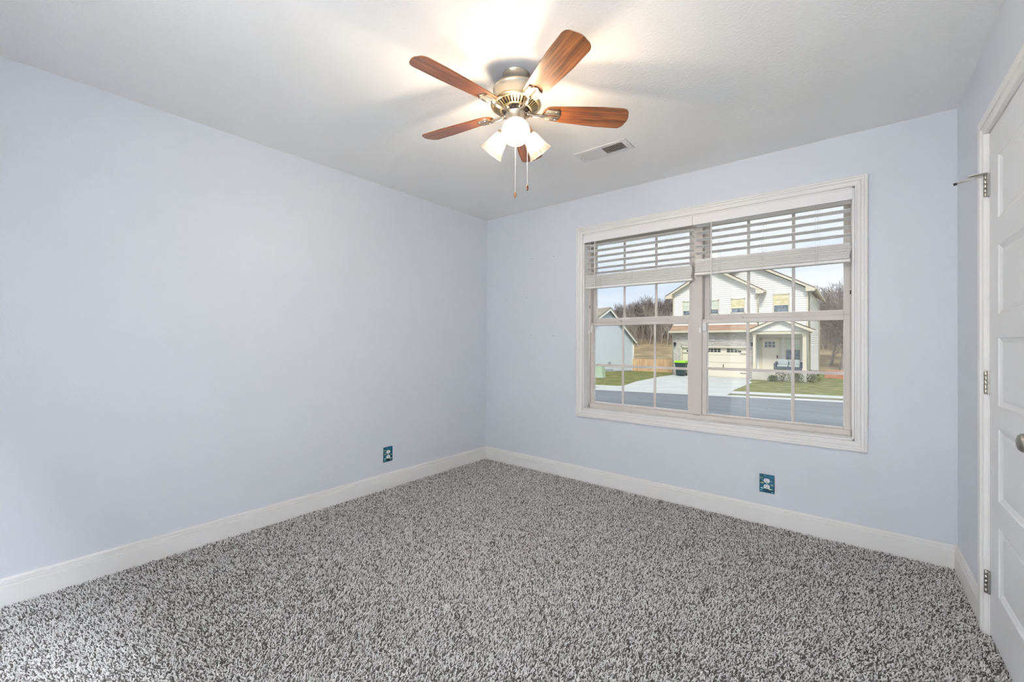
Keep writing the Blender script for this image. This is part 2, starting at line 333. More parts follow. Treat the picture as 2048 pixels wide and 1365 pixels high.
for sh, xs in ((sl, (1.395, 1.79)), (sr, (2.30, 2.706))):
    for x in xs:
        k = MB(); k.box(x-0.028, x+0.028, 0.092, 0.122, 1.366, 1.3735); k.box(x-0.006, x+0.022, 0.094, 0.110, 1.3735, 1.381); k.box(x-0.004, x+0.01, 0.0935, 0.0945, 1.367, 1.373, 1)
        k.build('sash_lock', [M['vinyl'], M['rubber']], sh, bevel=0.0015)
for x in (1.1475, 2.9165):
    k = MB(); k.box(x-0.006, x+0.006, 0.070, 0.078, 1.475, 1.53); k.box(x-0.003, x+0.003, 0.067, 0.071, 1.49, 1.515, 1); k.build('tilt_latch', [M['vinyl'], M['slot']], win, bevel=0.002)
for x, xa, lab in ((1.1625, 1.139, 'small white contact sensor on top left corner of left lower sash'), (2.080, 2.053, 'small white contact sensor beside mullion on right lower sash')):
    r_ = empty('window_sensor', (x, 0.088, 1.31)); tag(r_, lab, 'sensor')
    k = MB(); k.box(-0.0135, 0.0135, -0.012, 0, -0.03, 0.03); k.build('sensor_body', M['sensor'], r_, bevel=0.003)
    k = MB(); k.box(xa-x-0.0075, xa-x+0.0075, -0.018, -0.010, -0.042, -0.004); k.build('magnet', M['sensor'], r_, bevel=0.002)

# ------------------------------------------------------------------ blinds
def blind(x0, x1, slat_z, stack_z0, stack_z1, wand_x, wand_z, cords, label, skew, vx0, vx1):
    r_ = empty('window_blind', ((x0+x1)/2, 0.03, 2.10)); tag(r_, label, 'window blind', 'white slat blinds at the window')
    cx_ = (x0+x1)/2; a, b_ = x0-cx_, x1-cx_; yo = 0.03; zo = 2.10
    k = MB(); k.box(a, b_, -0.025, 0.025, 2.055-zo, 2.105-zo); k.build('head_rail', M['blind'], r_, bevel=0.002)
    k = MB(); k.prism([(-0.048, 2.0445-zo), (-0.036, 2.0445-zo), (-0.036, 2.1075-zo), (-0.040, 2.1085-zo), (-0.046, 2.1085-zo), (-0.048, 2.105-zo)], 'x', vx0-cx_, vx1-cx_)
    k.box(vx0-cx_, vx0-cx_+0.006, -0.036, 0.02, 2.0445-zo, 2.107-zo) ; k.box(vx1-cx_-0.006, vx1-cx_, -0.036, 0.02, 2.0445-zo, 2.107-zo)
    k.build('valance', M['blind'], r_, bevel=0.0015)
    for i, z in enumerate(slat_z):
        k = MB(); t_ = 0.0030; n = 5; pts = []
        for j in range(n+1):
            y = -0.0254+0.0508*j/n; pts.append((y, 0.0028*(1-(2*j/n-1)**2)-0.0035*(y/0.0254)))
        k.prism([(y, z_) for y, z_ in pts] + [(y, z_-t_) for y, z_ in pts[::-1]], 'x', a, b_)
        k.build('slat', M['blind'], r_, loc=(0, 0, z-zo), rot=(0, skew*0.4, 0))
    k = MB(); rnd = random.Random(int(x0*100)); zz = stack_z0 + 0.021; dz = 0.0086
    while zz < stack_z1-0.003:
        j = rnd.uniform(-0.004, 0.004); f = (zz-stack_z0)/(stack_z1-stack_z0)
        sh = 0.010*math.sin(f*7.0) if skew else 0.0
        e = rnd.uniform(-0.0015, 0.0015) - sh*0.5
        k.prism([(-0.0254+j, zz-zo), (0.0254+j, zz-zo), (0.0254+j, zz+0.0058-zo), (j, zz+0.0066-zo), (-0.0254+j, zz+0.0058-zo)], 'x', a+0.002, b_-0.002+e)
        zz += dz
    k.build('slat_stack', M['blind'], r_, rot=(0, skew, 0))
    k = MB(); k.box(a, b_, -0.027, 0.027, stack_z0-zo, stack_z0+0.018-zo); k.build('bottom_rail', M['blind'], r_, bevel=0.003, rot=(0, skew, 0))
    for c in cords:
        k = MB()
        for dx in (-0.006, 0.006): k.tube([(c-cx_+dx, -0.0275, 2.055-zo), (c-cx_+dx, -0.0275, stack_z0-zo)], 0.0006, 5)
        k.tube([(c-cx_+0.012, 0.0275, 2.055-zo), (c-cx_+0.012, 0.0275, stack_z1-zo)], 0.0006, 5)
        # loose ladder string bunched in front of the stack
        pts = [(c-cx_+0.012*math.sin(q*1.9), -0.030-0.004*math.sin(q*1.3)**2, stack_z1-zo-(stack_z1-stack_z0)*q/9) for q in range(10)]
        k.tube(pts, 0.0009, 5); k.build('ladder_cord', M['cord'], r_)
    k = MB(); wx = wand_x-cx_
    k.tube([(wx, -0.050, 2.045-zo), (wx, -0.052, wand_z-zo)], 0.0042, 8); k.tube([(wx, -0.052, wand_z-zo), (wx, -0.052, wand_z-0.025-zo)], [0.0052, 0.0046], 8)
    k.tube([(wx, -0.035, 2.056-zo), (wx, -0.050, 2.052-zo), (wx, -0.050, 2.042-zo)], 0.0016, 6); k.build('tilt_wand', M['blind'], r_)
    return r_
blind(1.1375, 2.0175, (2.022, 1.974, 1.924, 1.875, 1.825, 1.783), 1.650, 1.762, 1.241, 1.68, (1.285, 1.556, 1.845), 'white slat blind on left half of window, hanging lower with crooked slat stack', 0.006, 1.128, 2.022)
blind(2.0345, 2.9175, (2.043, 1.993, 1.944, 1.894, 1.845), 1.682, 1.800, 2.151, 1.45, (2.20, 2.462, 2.752), 'white slat blind on right half of window, raised higher than its neighbour', 0.003, 2.0245, 2.926)

# ================================================================== DOOR
dr = MB(); XF = W+0.004; y0, y1 = DY0+0.004, DY1-0.006; z0, z1 = 0.018, DZ-0.006
px0, px1 = y0+0.118, y1-0.130
pz = [(0.222, 0.487), (0.587, 0.863), (0.951, 1.213), (1.304, 1.571), (1.674, 1.918)]
dr.box(XF, XF+0.035, y0, px0, z0, z1); dr.box(XF, XF+0.035, px1, y1, z0, z1)
zs = [z0] + [q for p in pz for q in p] + [z1]
for i in range(0, len(zs), 2): dr.box(XF, XF+0.035, px0, px1, zs[i], zs[i+1])
for a, b_ in pz:                                            # sloped sticking round a recessed flat field
    d1, d2, w1, w2 = 0.004, 0.010, 0.004, 0.020
    rings = [((px0, px1, a, b_), 0.0), ((px0+w1, px1-w1, a+w1, b_-w1), d1), ((px0+w2, px1-w2, a+w2, b_-w2), d2), ((px0+w2+0.010, px1-w2-0.010, a+w2+0.010, b_-w2-0.010), d2-0.003)]
    vs = []
    for (q0, q1, r0, r1), d in rings: vs += [(XF+d, q0, r0), (XF+d, q1, r0), (XF+d, q1, r1), (XF+d, q0, r1)]
    fs = [(4*i+k, 4*i+4+k, 4*i+4+(k+1) % 4, 4*i+(k+1) % 4) for i in range(3) for k in range(4)] + [(12, 15, 14, 13)]
    dr.add(vs, fs)
door = dr.build('door_1', M['door']); struct(door)
for hz in (1.838, 1.032, 0.222):
    hi = MB(); yk = DY1-0.004; xk = W-0.0065
    for j in range(5): hi.lathe([(0.0058, hz-0.0445+j*0.0178+0.0004), (0.0062, hz-0.0445+j*0.0178+0.0009), (0.0062, hz-0.0445+(j+1)*0.0178-0.0009), (0.0058, hz-0.0445+(j+1)*0.0178-0.0004)], 16, T=Matrix.Translation((xk, yk, 0)))
    hi.lathe([(0.003, hz-0.047), (0.0048, hz-0.045), (0.0048, hz+0.045), (0.003, hz+0.048)], 12, T=Matrix.Translation((xk, yk, 0)))
    hi.box(W-0.0045, XF+0.001, DY1-0.020, DY1-0.0005, hz-0.0445, hz+0.0445)
    for j in (0, 2, 4): hi.box(W-0.0052, W-0.0040, DY1-0.0075, DY1-0.002, hz-0.0445+j*0.0178+0.001, hz-0.0445+(j+1)*0.0178-0.001, 1)
    ho = hi.build('hinge', [M['satin'], M['slot']], door, bevel=0.0008)
    if hz > 1.5:                                             # hinge-pin door stop on the top hinge
        k = MB(); zt = hz+0.047
        k.lathe([(0.0085, 0), (0.0085, 0.003)], 16, T=Matrix.Translation((xk, yk, zt)))
        k.prism([(xk+0.004, yk-0.012), (xk+0.004, yk+0.010), (xk-0.045, yk+0.010), (xk-0.050, yk+0.004), (xk-0.050, yk-0.002), (xk-0.02, yk-0.012)], 'z', zt+0.001, zt+0.004)
        k.prism([(xk-0.002, zt-0.010), (xk-0.002, zt+0.006), (xk-0.048, zt-0.003), (xk-0.048, zt-0.008)], 'y', yk+0.007, yk+0.010)
        k.tube([(xk-0.030, yk+0.006, zt-0.006), (xk-0.078, yk+0.022, zt-0.014)], 0.0030, 10)
        k.tube([(xk-0.078, yk+0.022, zt-0.014), (xk-0.088, yk+0.0253, zt-0.0157)], [0.0052, 0.0060], 12, 1)
        k.build('door_stop', [M['satin'], M['rubber']], ho, bevel=0.0006)
kb = MB(); KT = Matrix.Translation((XF, y0+0.062, 0.905)) @ Matrix.Rotation(-PI/2, 4, 'Y')
kb.lathe([(0.033, 0), (0.033, 0.005), (0.029, 0.009), (0.014, 0.012), (0.0125, 0.030), (0.018, 0.036), (0.0255, 0.042), (0.0275, 0.050), (0.0262, 0.058), (0.021, 0.064), (0.012, 0.067), (0.0, 0.068)], 40, T=KT)
kb.build('door_knob', M['satin'], door)
tr = MB()
DC = [(0, 0), (0, 0.0105), (0.003, 0.013), (0.010, 0.0130), (0.0115, 0.0085), (0.020, 0.0110), (0.026, 0.0155), (0.0275, 0.0125), (0.0300, 0.0125), (0.0315, 0.0175), (0.050, 0.0185), (0.062, 0.0190), (0.068, 0.0165), (0.070, 0.012), (0.070, 0)]
sweep_frame(tr, DY0, DY1, 0.0, DZ, DC, plane='x', base=W, sides='LRT')
fixn(tr.build('trim_1', M['trim'])); struct(bpy.data.objects['trim_1'])
jb = MB(); jb.box(W+0.0, W+0.12, DY1-0.003, DY1+0.0, 0.0, DZ); jb.box(W+0.045, W+0.12, DY1-0.03, DY1, 0.0, DZ); jb.box(W, W+0.12, DY0, DY0+0.003, 0, DZ); jb.box(W, W+0.12, DY0, DY1, DZ-0.003, DZ); jb.box(W+0.06, W+0.12, DY0, DY1, 0, DZ)
o = jb.build('jamb', M['trim'], bpy.data.objects['trim_1'])

# ================================================================== OUTLETS
def outlet(loc, rz, w_, label, seed):
    r_ = empty('wall_outlet', loc, rz); tag(r_, label, 'outlet', 'duplex outlets with undersea picture plates')
    rnd = random.Random(seed); h_ = 0.120
    teal = OUT[0]
    k = MB(); k.box(-w_/2, w_/2, -0.0055, 0, -h_/2, h_/2); cp = k.build('cover_plate', teal, r_, bevel=0.002)
    pic = MB()                                               # printed fish, weed and coral on the plate
    def fish(x, z, L, hh, mi, d):
        n = 12; vs = [(x+L*0.42*math.cos(2*PI*i/n), -0.0058, z+hh*0.5*math.sin(2*PI*i/n)) for i in range(n)]
        pic.add(vs, [tuple(range(n-1, -1, -1))], mi)
        pic.add([(x-d*L*0.36, -0.0058, z), (x-d*L*0.6, -0.0058, z+hh*0.45), (x-d*L*0.6, -0.0058, z-hh*0.45)], [(0, 1, 2)], mi)
    spots = [(-0.024, 0.002, 0.022, 0.010, 0, 1), (0.030, -0.006, 0.016, 0.008, 0, 1), (-0.028, -0.031, 0.022, 0.010, 1, -1), (0.020, -0.035, 0.026, 0.010, 2, -1), (-0.030, -0.046, 0.013, 0.005, 1, 1), (0.028, -0.052, 0.010, 0.004, 1, 1), (-0.014, -0.022, 0.018, 0.006, 1, -1), (0.024, 0.020, 0.010, 0.004, 1, 1), (-0.022, 0.018, 0.010, 0.005, 1, 1), (-0.012, 0.051, 0.008, 0.004, 1, 1)]
    for s_ in spots:
        fish(s_[0]*w_/0.086+rnd.uniform(-.002, .002), s_[1]+rnd.uniform(-.002, .002), *s_[2:])
    for j in range(7):
        a = PI*(0.15+0.12*j); x_, z_ = -0.030*w_/0.086, 0.028
        pic.add([(x_, -0.0057, z_-0.003), (x_+0.014*math.cos(a)-0.001, -0.0057, z_+0.014*math.sin(a)), (x_+0.014*math.cos(a)+0.0015, -0.0057, z_+0.014*math.sin(a)+0.001)], [(0, 1, 2)], 3)
    po = fixn(pic.build('printed_fish', OUT[1:], cp)); po['kind'] = 'stuff'
    for zc in (0.0195, -0.0195):
        k = MB(); n = 24; poly = []
        for i in range(n):
            a = 2*PI*i/n; poly.append((0.0172*math.cos(a), zc+max(-0.0132, min(0.0132, 0.0172*math.sin(a)))))
        k.prism(poly, 'y', -0.0082, -0.004); rec = k.build('receptacle', M['recept'], r_, bevel=0.0006)
        k = MB(); k.box(-0.0075, -0.0052, -0.0086, -0.0080, zc+0.0005, zc+0.0085); k.box(0.0052, 0.0072, -0.0086, -0.0080, zc+0.0015, zc+0.0080)
        k.lathe([(0.0027, 0), (0.0027, 0.0005)], 12, T=Matrix.Translation((0, -0.0081, zc-0.0065)) @ Matrix.Rotation(PI/2, 4, 'X')); k.build('slots', M['slot'], rec)
    k = MB(); k.lathe([(0.0032, 0), (0.0032, 0.002), (0.0018, 0.0028)], 14, T=Matrix.Translation((0, -0.0050, 0)) @ Matrix.Rotation(PI/2, 4, 'X')); k.build('screw', M['recept'], r_)
OUT = [mat('undersea_plate_teal', (0.002, 0.035, 0.055), 0.3, cvar=(0.01, 0.14, 0.24), vscale=38, detail=2, stretch=(0.6, 1, 1.4)),
       mat('printed_sand', (0.50, 0.50, 0.26), 0.4, bump=0.02), mat('printed_aqua', (0.35, 0.62, 0.60), 0.4, bump=0.02), mat('printed_cream', (0.55, 0.66, 0.50), 0.4, bump=0.02), mat('printed_weed', (0.30, 0.36, 0.10), 0.4, bump=0.02)]
outlet((2.4895, 0, 0.272), 0, 0.086, 'white outlet in teal fish-print plate below the window', 3)
outlet((0, -1.175, 0.281), PI/2, 0.086, 'white outlet in teal fish-print plate on left wall near the corner', 8)

# ================================================================== CEILING REGISTER
vr = empty('ceiling_vent', (1.663, -0.705, H)); tag(vr, 'white rectangular ceiling air register with open right louvers, near the window', 'air vent')
k = MB(); LX, LY = 0.180, 0.078
sw = MB()
for (a0, a1, b0, b1) in ((-LX, -LX+0.034, -LY, LY), (LX-0.034, LX, -LY, LY), (-LX+0.034, LX-0.034, -LY, -LY+0.030), (-LX+0.034, LX-0.034, LY-0.030, LY), (-0.006, 0.006, -LY+0.03, LY-0.03)):
    sw.box(a0, a1, b0, b1, -0.006, -0.001)
sw.build('face_plate', M['vent'], vr, bevel=0.0015)
k = MB(); k.box(-LX+0.03, LX-0.03, -LY+0.026, LY-0.026, -0.0012, -0.0002); k.build('duct_opening', M['ventdark'], vr)
for i in range(26):
    left = i < 13; j = i if left else i-13
    xx = (-0.141 + j*0.0107) if left else (0.012 + j*0.0107)
    k = MB(); k.box(-0.0075 if left else -0.004, 0.0075 if left else 0.004, -LY+0.030, LY-0.030, -0.0008, 0.0008)
    k.build('louver', M['vent'], vr, loc=(xx, 0, -0.0048), rot=(0, math.radians(-38 if left else 50), 0))
k = MB()
for j in range(4): k.box(0.008, 0.144, -0.034+j*0.0225, -0.0325+j*0.0225, -0.0055, -0.001)
k.build('cross_bars', M['brass'], vr)
for sx in (-1, 1):
    k = MB(); k.lathe([(0.0025, -0.0080), (0.0042, -0.0068), (0.0042, -0.0055)], 12); k.build('screw', M['satin'], vr, loc=(sx*0.163, 0, 0))

# ================================================================== CEILING FAN
FC = Vector((1.698, -1.666, 0)); fan = empty('ceiling_fan', (FC.x, FC.y, H))
tag(fan, 'brushed nickel ceiling fan with five walnut blades and three lit bell shades', 'ceiling fan')
def Z(z): return z-H
k = MB(); k.lathe([(0.063, Z(2.396)), (0.0632, Z(2.400)), (0.0615, Z(2.404)), (0.0615, Z(2.436)), (0.0635, Z(2.4385)), (0.0635, Z(2.440))], 64); k.build('canopy', M['nickel'], fan)
k = MB(); k.lathe([(0.085, Z(2.300)), (0.1065, Z(2.302)), (0.1085, Z(2.306)), (0.1085, Z(2.310)), (0.1065, Z(2.313)), (0.1065, Z(2.360)), (0.1085, Z(2.363)), (0.1085, Z(2.368)), (0.105, Z(2.374)), (0.086, Z(2.382)), (0.070, Z(2.392)), (0.064, Z(2.397))], 72); k.build('motor_housing', M['nickel'], fan)
grl = MB()
grl.lathe([(0.1035, Z(2.2885)), (0.112, Z(2.290)), (0.1175, Z(2.2945)), (0.1190, Z(2.299)), (0.1165, Z(2.3035)), (0.104, Z(2.3045))], 72, cap0=False, cap1=False)
grl.lathe([(0.064, Z(2.2715)), (0.066, Z(2.269)), (0.074, Z(2.2705)), (0.077, Z(2.273)), (0.0765, Z(2.2765))], 64, cap0=False, cap1=False)
NR = 40
for i in range(NR):
    a = 2*PI*i/NR; T_ = Matrix.Rotation(a, 4, 'Z')
    grl.add([(0.075, -0.0026, Z(2.2722)), (0.075, 0.0026, Z(2.2722)), (0.1055, 0.0042, Z(2.289)), (0.1055, -0.0042, Z(2.289)), (0.075, -0.0026, Z(2.2762)), (0.075, 0.0026, Z(2.2762)), (0.1055, 0.0042, Z(2.293)), (0.1055, -0.0042, Z(2.293))],
            [(0, 3, 2, 1), (4, 5, 6, 7), (0, 1, 5, 4), (2, 3, 7, 6), (1, 2, 6, 5), (3, 0, 4, 7)], 0, False, T_)
grl.build('slotted_grille', M['brass'], fan)
k = MB(); k.lathe([(0.055, Z(2.282)), (0.075, Z(2.284)), (0.106, Z(2.298)), (0.106, Z(2.301))], 48); k.lathe([(0.050, Z(2.262)), (0.058, Z(2.264)), (0.058, Z(2.283))], 40)
for i in range(5):
    a = math.radians(261.57+72*i+36); k.lathe([(0.009, Z(2.258)), (0.011, Z(2.262)), (0.011, Z(2.270))], 12, T=Matrix.Translation((0.052*math.cos(a), 0.052*math.sin(a), 0)))
k.build('flywheel', M['darkm'], fan)
k = MB(); k.lathe([(0.012, Z(2.158)), (0.030, Z(2.160)), (0.042, Z(2.168)), (0.0465, Z(2.180)), (0.0495, Z(2.186)), (0.0495, Z(2.190)), (0.048, Z(2.192)), (0.048, Z(2.255)), (0.0495, Z(2.257)), (0.0495, Z(2.263)), (0.045, Z(2.266))], 56)
k.build('switch_housing', M['nickel'], fan)
k = MB(); k.lathe([(0.0, Z(2.146)), (0.006, Z(2.148)), (0.007, Z(2.153)), (0.004, Z(2.158)), (0.012, Z(2.160))], 16, cap1=False); k.build('finial', M['nickel'], fan)

# blade with bracket; local x runs outward
def blade_outline():
    pts = []; R0, R1 = 0.128, 0.541
    w0, w1 = 0.045, 0.0625
    for i in range(9):                                   # rounded root
        a = PI/2 + PI*i/8; pts.append((R0+0.040+0.040*math.cos(a), w0*0.98*math.sin(a)))
    for i in range(1, 4): t_ = i/4; pts.append((R0+0.04+(R1-0.06-R0-0.04)*t_, -(w0+(w1-w0)*min(1, t_*1.4))))
    cr_ = 0.034
    for i in range(9): a = -PI/2+(PI/2-0.12)*i/8; pts.append((R1-0.004-cr_+cr_*math.cos(a), -w1+cr_+cr_*math.sin(a)))
    for q in (-0.5, 0, 0.5): pts.append((R1+0.004-0.008*q*q, (w1-cr_)*q))
    for i in range(9): a = 0.12+(PI/2-0.12)*i/8; pts.append((R1-0.004-cr_+cr_*math.cos(a), w1-cr_+cr_*math.sin(a)))
    for i in range(3, 0, -1): t_ = i/4; pts.append((R0+0.04+(R1-0.06-R0-0.04)*t_, (w0+(w1-w0)*min(1, t_*1.4))))
    return pts
blade_me = bracket_me = arm_me = None
PITCH = math.radians(13)
for i in range(5):
    az = math.radians(261.57+72*i); T_ = None
    if blade_me is None:
        k = MB(); k.prism(blade_outline(), 'z', 0.0, 0.0055); b0 = k.build('blade', M['blade'], fan, bevel=0.0012); blade_me = b0
        k = MB()                                           # cast bracket: slotted plate with three raised fingers
        pl = []
        for (x, y) in ((0.138, -0.012), (0.148, -0.030), (0.160, -0.034), (0.196, -0.034), (0.203, -0.029), (0.205, -0.014), (0.212, -0.010), (0.212, 0.010), (0.205, 0.014), (0.203, 0.029), (0.196, 0.034), (0.160, 0.034), (0.148, 0.030), (0.138, 0.012)): pl.append((x, y))
        k.prism(pl, 'z', -0.004, 0.0)
        for yy in (-0.024, 0.024): k.prism([(0.146, yy-0.009), (0.200, yy-0.009), (0.203, yy), (0.200, yy+0.009), (0.146, yy+0.009), (0.143, yy)], 'z', -0.0085, -0.003)
        for yy in (-0.0085, 0.0085): k.prism([(0.134, yy-0.0045), (0.206, yy-0.0045), (0.209, yy), (0.206, yy+0.0045), (0.134, yy+0.0045)], 'z', -0.0085, -0.003)
        k.prism([(0.152, -0.0042), (0.200, -0.0042), (0.200, 0.0042), (0.152, 0.0042)], 'z', -0.0046, -0.0040, 1)
        for (x, y) in ((0.160, -0.024), (0.190, -0.024), (0.160, 0.024), (0.190, 0.024)): k.lathe([(0.002, -0.0105), (0.0036, -0.0095), (0.0036, -0.008)], 10, T=Matrix.Translation((x, y, 0)))
        b1 = k.build('bracket_plate', [M['nickel'], M['blade']], b0, bevel=0.0012); bracket_me = b1
        bo, br_ = b0, b1
    else:
        bo = blade_me.copy(); COL.objects.link(bo); bo.parent = fan
        br_ = bracket_me.copy(); COL.objects.link(br_); br_.parent = bo
    bo.matrix_local = Matrix.Translation((0, 0, Z(2.268))) @ Matrix.Rotation(az, 4, 'Z') @ Matrix.Rotation(-PITCH, 4, 'X')
    k = MB()
    R_ = Matrix.Rotation(az, 4, 'Z')
    pts = [R_ @ Vector(p) for p in ((0.046, 0, 2.266-H), (0.060, 0, 2.262-H), (0.085, 0, 2.2555-H), (0.115, 0, 2.2565-H), (0.145, 0, 2.2605-H))]
    k.tube(pts, [0.0125, 0.0105, 0.0085, 0.0090, 0.0075], 12)
    k.lathe([(0.016, 2.258-H), (0.018, 2.261-H), (0.018, 2.270-H)], 16, T=Matrix.Translation(R_ @ Vector((0.050, 0, 0))))
    k.build('blade_arm', M['nickel'], fan)

# three lamp holders, bell shades, bulbs
def shade_profile():
    out = [(0.0270, 0.000), (0.0285, 0.004), (0.0285, 0.010), (0.0300, 0.016), (0.0350, 0.028), (0.0385, 0.045), (0.0420, 0.064), (0.0470, 0.083), (0.0535, 0.099), (0.0605, 0.111), (0.0625, 0.114)]
    inn = [(r-0.0022, z) for r, z in out[::-1]]
    return out, inn
for az_d in (-51.4, 68.6, -171.4):
    az = math.radians(az_d); th = math.radians(47)
    ax = Vector((math.cos(az)*math.cos(th), math.sin(az)*math.cos(th), -math.sin(th)))
    rim = Vector((0.140*math.cos(az), 0.140*math.sin(az), 2.104-H)); neck = rim - ax*0.112
    zax = ax; xax = Vector((-math.sin(az), math.cos(az), 0)); yax = zax.cross(xax)
    T_ = Matrix(((xax.x, yax.x, zax.x, neck.x), (xax.y, yax.y, zax.y, neck.y), (xax.z, yax.z, zax.z, neck.z), (0, 0, 0, 1)))
    k = MB()
    k.tube([Vector((0.038*math.cos(az), 0.038*math.sin(az), 2.182-H)), neck - ax*0.022], 0.0085, 12)
    k.lathe([(0.010, -0.030), (0.0200, -0.026), (0.0215, -0.020), (0.0215, 0.004), (0.0300, 0.006), (0.0310, 0.010), (0.0300, 0.013), (0.0225, 0.014)], 28, T=T_, cap1=True)
    hol = k.build('lamp_holder', M['nickel'], fan)
    k = MB(); out, inn = shade_profile(); seg = 96; prof = out+inn; vs = []; ribs = []
    for j, (r, z) in enumerate(prof):
        for q in range(seg):
            a = 2*PI*q/seg; amt = min(1, max(0, (z-0.012)/0.02))*min(1, max(0, (0.108-z)/0.01)); m_ = 0.5+0.5*math.cos(a*24)
            rr = r + (0.0011*m_*amt if j < len(out) else 0); vs.append((rr*math.cos(a), rr*math.sin(a), z)); ribs.append(0.15+0.6*m_*amt if z < 0.106 else 1.0)
    n = len(prof); fs = [(j*seg+q, j*seg+(q+1) % seg, ((j+1) % n)*seg+(q+1) % seg, ((j+1) % n)*seg+q) for j in range(n) for q in range(seg)]
    k.add(vs, fs, 0, True, T_)
    sh = k.build('bell_shade', M['shade'], fan)
    at_ = sh.data.attributes.new('rib', 'FLOAT', 'POINT'); at_.data.foreach_set('value', ribs)
    k = MB(); prof = [(0.0125, 0.012), (0.0130, 0.022), (0.0200, 0.034), (0.0265, 0.047), (0.0292, 0.060), (0.0285, 0.072), (0.0230, 0.083), (0.0130, 0.090), (0.0, 0.0925)]
    k.lathe(prof, 20, T=T_); k.build('light_bulb', M['bulb'], fan)
# pull chains (hang from the switch housing; part of the fan)
for (dx, dy, ztop, zend) in ((0.030*0.623-0.002, -0.030*0.782, 2.165, 1.868), (0.0545*0.778, 0.0545*0.628, 2.20, 1.912)):
    k = MB(); z = ztop
    k.tube([(dx, dy, Z(ztop+0.01)), (dx, dy, Z(zend+0.014))], 0.0005, 5)
    while z > zend+0.016:
        k.lathe([(0, -0.0014), (0.0012, -0.0007), (0.0014, 0), (0.0012, 0.0007), (0, 0.0014)], 6, T=Matrix.Translation((dx, dy, Z(z)))); z -= 0.0046
    ch = k.build('pull_chain', M['recept'], fan)
    k = MB(); k.lathe([(0.0, Z(zend-0.0135)), (0.0035, Z(zend-0.0125)), (0.0062, Z(zend-0.007)), (0.0066, Z(zend-0.001)), (0.0052, Z(zend+0.007)), (0.0030, Z(zend+0.011)), (0.0022, Z(zend+0.0145))], 16, T=Matrix.Translation((dx, dy, 0)))
    k.build('wooden_pull', M['pullwood'], ch)

# ================================================================== CARPET PILE (uncountable)
def carpet():
    rng = np.random.default_rng(7)
    sp = 0.0062; nx = int((W+0.04-0.03)/sp); ya, yb = -3.35, -0.0145; ny = int((yb-ya)/sp)
    gx, gy = np.meshgrid(np.arange(nx), np.arange(ny)); n = gx.size
    x = 0.0145+(gx.ravel()+rng.uniform(0, 1, n))*sp; y = ya+(gy.ravel()+rng.uniform(0, 1, n))*sp
    x = np.maximum(x, 0.0165); y = np.clip(y, ya, yb-0.002)
    dw = (y > DY0+0.01) & (y < DY1-0.01)                   # the pile runs on under the door
    xm = np.where(dw, W+0.035, np.where(y > -0.577, W-0.0145, np.where((y > DY1) | ((y < DY0) & (y > DY0-0.07)), W-0.0195, W-0.0005)))
    keep = x < xm-0.001; x, y, xm = x[keep], y[keep], xm[keep]; n = x.size
    base = np.stack([x, y, np.zeros(n)], 1)
    # slow swirls of the pile lean (vacuum strokes) plus random lean
    ph = 2.1*np.sin(1.9*x+0.7*y)+1.6*np.sin(2.7*y-1.1*x+1.0)
    az = ph*0.5+rng.normal(0, 1.25, n); lean = rng.uniform(0.2, 1.15, n); L = rng.uniform(0.0095, 0.0135, n)
    tip = np.stack([np.cos(az)*np.sin(lean)*L, np.sin(az)*np.sin(lean)*L, np.cos(lean)*L], 1)
    tip[:, 2] = np.maximum(tip[:, 2], 0.0045)
    r = rng.uniform(0.0017, 0.0026, n)
    side = np.stack([-np.sin(az), np.cos(az), np.zeros(n)], 1)*r[:, None]
    up = np.cross(tip/np.linalg.norm(tip, axis=1)[:, None], side/r[:, None])*r[:, None]
    v = np.empty((n, 6, 3))
    v[:, 0] = base+side; v[:, 1] = base-side*0.6+up; v[:, 2] = base-side*0.6-up
    top = base+tip
    v[:, 3] = top+side*0.75; v[:, 4] = top-side*0.5+up*0.7; v[:, 5] = top-side*0.5-up*0.7
    v[:, :, 0] = np.minimum(np.maximum(v[:, :, 0], 0.0145), xm[:, None]); v[:, :, 1] = np.minimum(v[:, :, 1], -0.0145); v[:, :3, 2] = 0.0005
    quads = np.array([[0, 1, 4, 3], [1, 2, 5, 4], [2, 0, 3, 5]]); tri = np.array([[3, 4, 5]])
    off = (np.arange(n)*6)[:, None, None]
    lq = (quads[None]+off).reshape(n, -1); lt = (tri[None]+off).reshape(n, -1)
    loops = np.concatenate([lq, lt], 1).ravel()
    me = bpy.data.meshes.new('carpet_pile')
    me.vertices.add(n*6); me.vertices.foreach_set('co', v.ravel())
    me.loops.add(len(loops)); me.loops.foreach_set('vertex_index', loops)
    st = (np.arange(n)[:, None]*15+np.array([0, 4, 8, 12])[None]).ravel()
    me.polygons.add(n*4); me.polygons.foreach_set('loop_start', st)
    me.update(calc_edges=True)
    pal = np.array([[0.93, 0.92, 0.92], [0.80, 0.785, 0.78], [0.50, 0.48, 0.47], [0.16, 0.145, 0.14]])
    c = pal[rng.choice(4, n, p=[0.42, 0.20, 0.12, 0.26])]*rng.uniform(0.85, 1.15, n)[:, None]
    col = np.ones((n, 6, 4)); col[:, :, :3] = c[:, None]; col[:, :3, :3] *= 0.85
    a = me.color_attributes.new('yarn', 'FLOAT_COLOR', 'POINT'); a.data.foreach_set('color', col.ravel())
    me.materials.append(M['carpet']); o = bpy.data.objects.new('carpet_pile', me); COL.objects.link(o)
    tag(o, 'speckled grey and brown cut-pile carpet covering the bedroom floor', 'carpet', kind='stuff')
carpet()

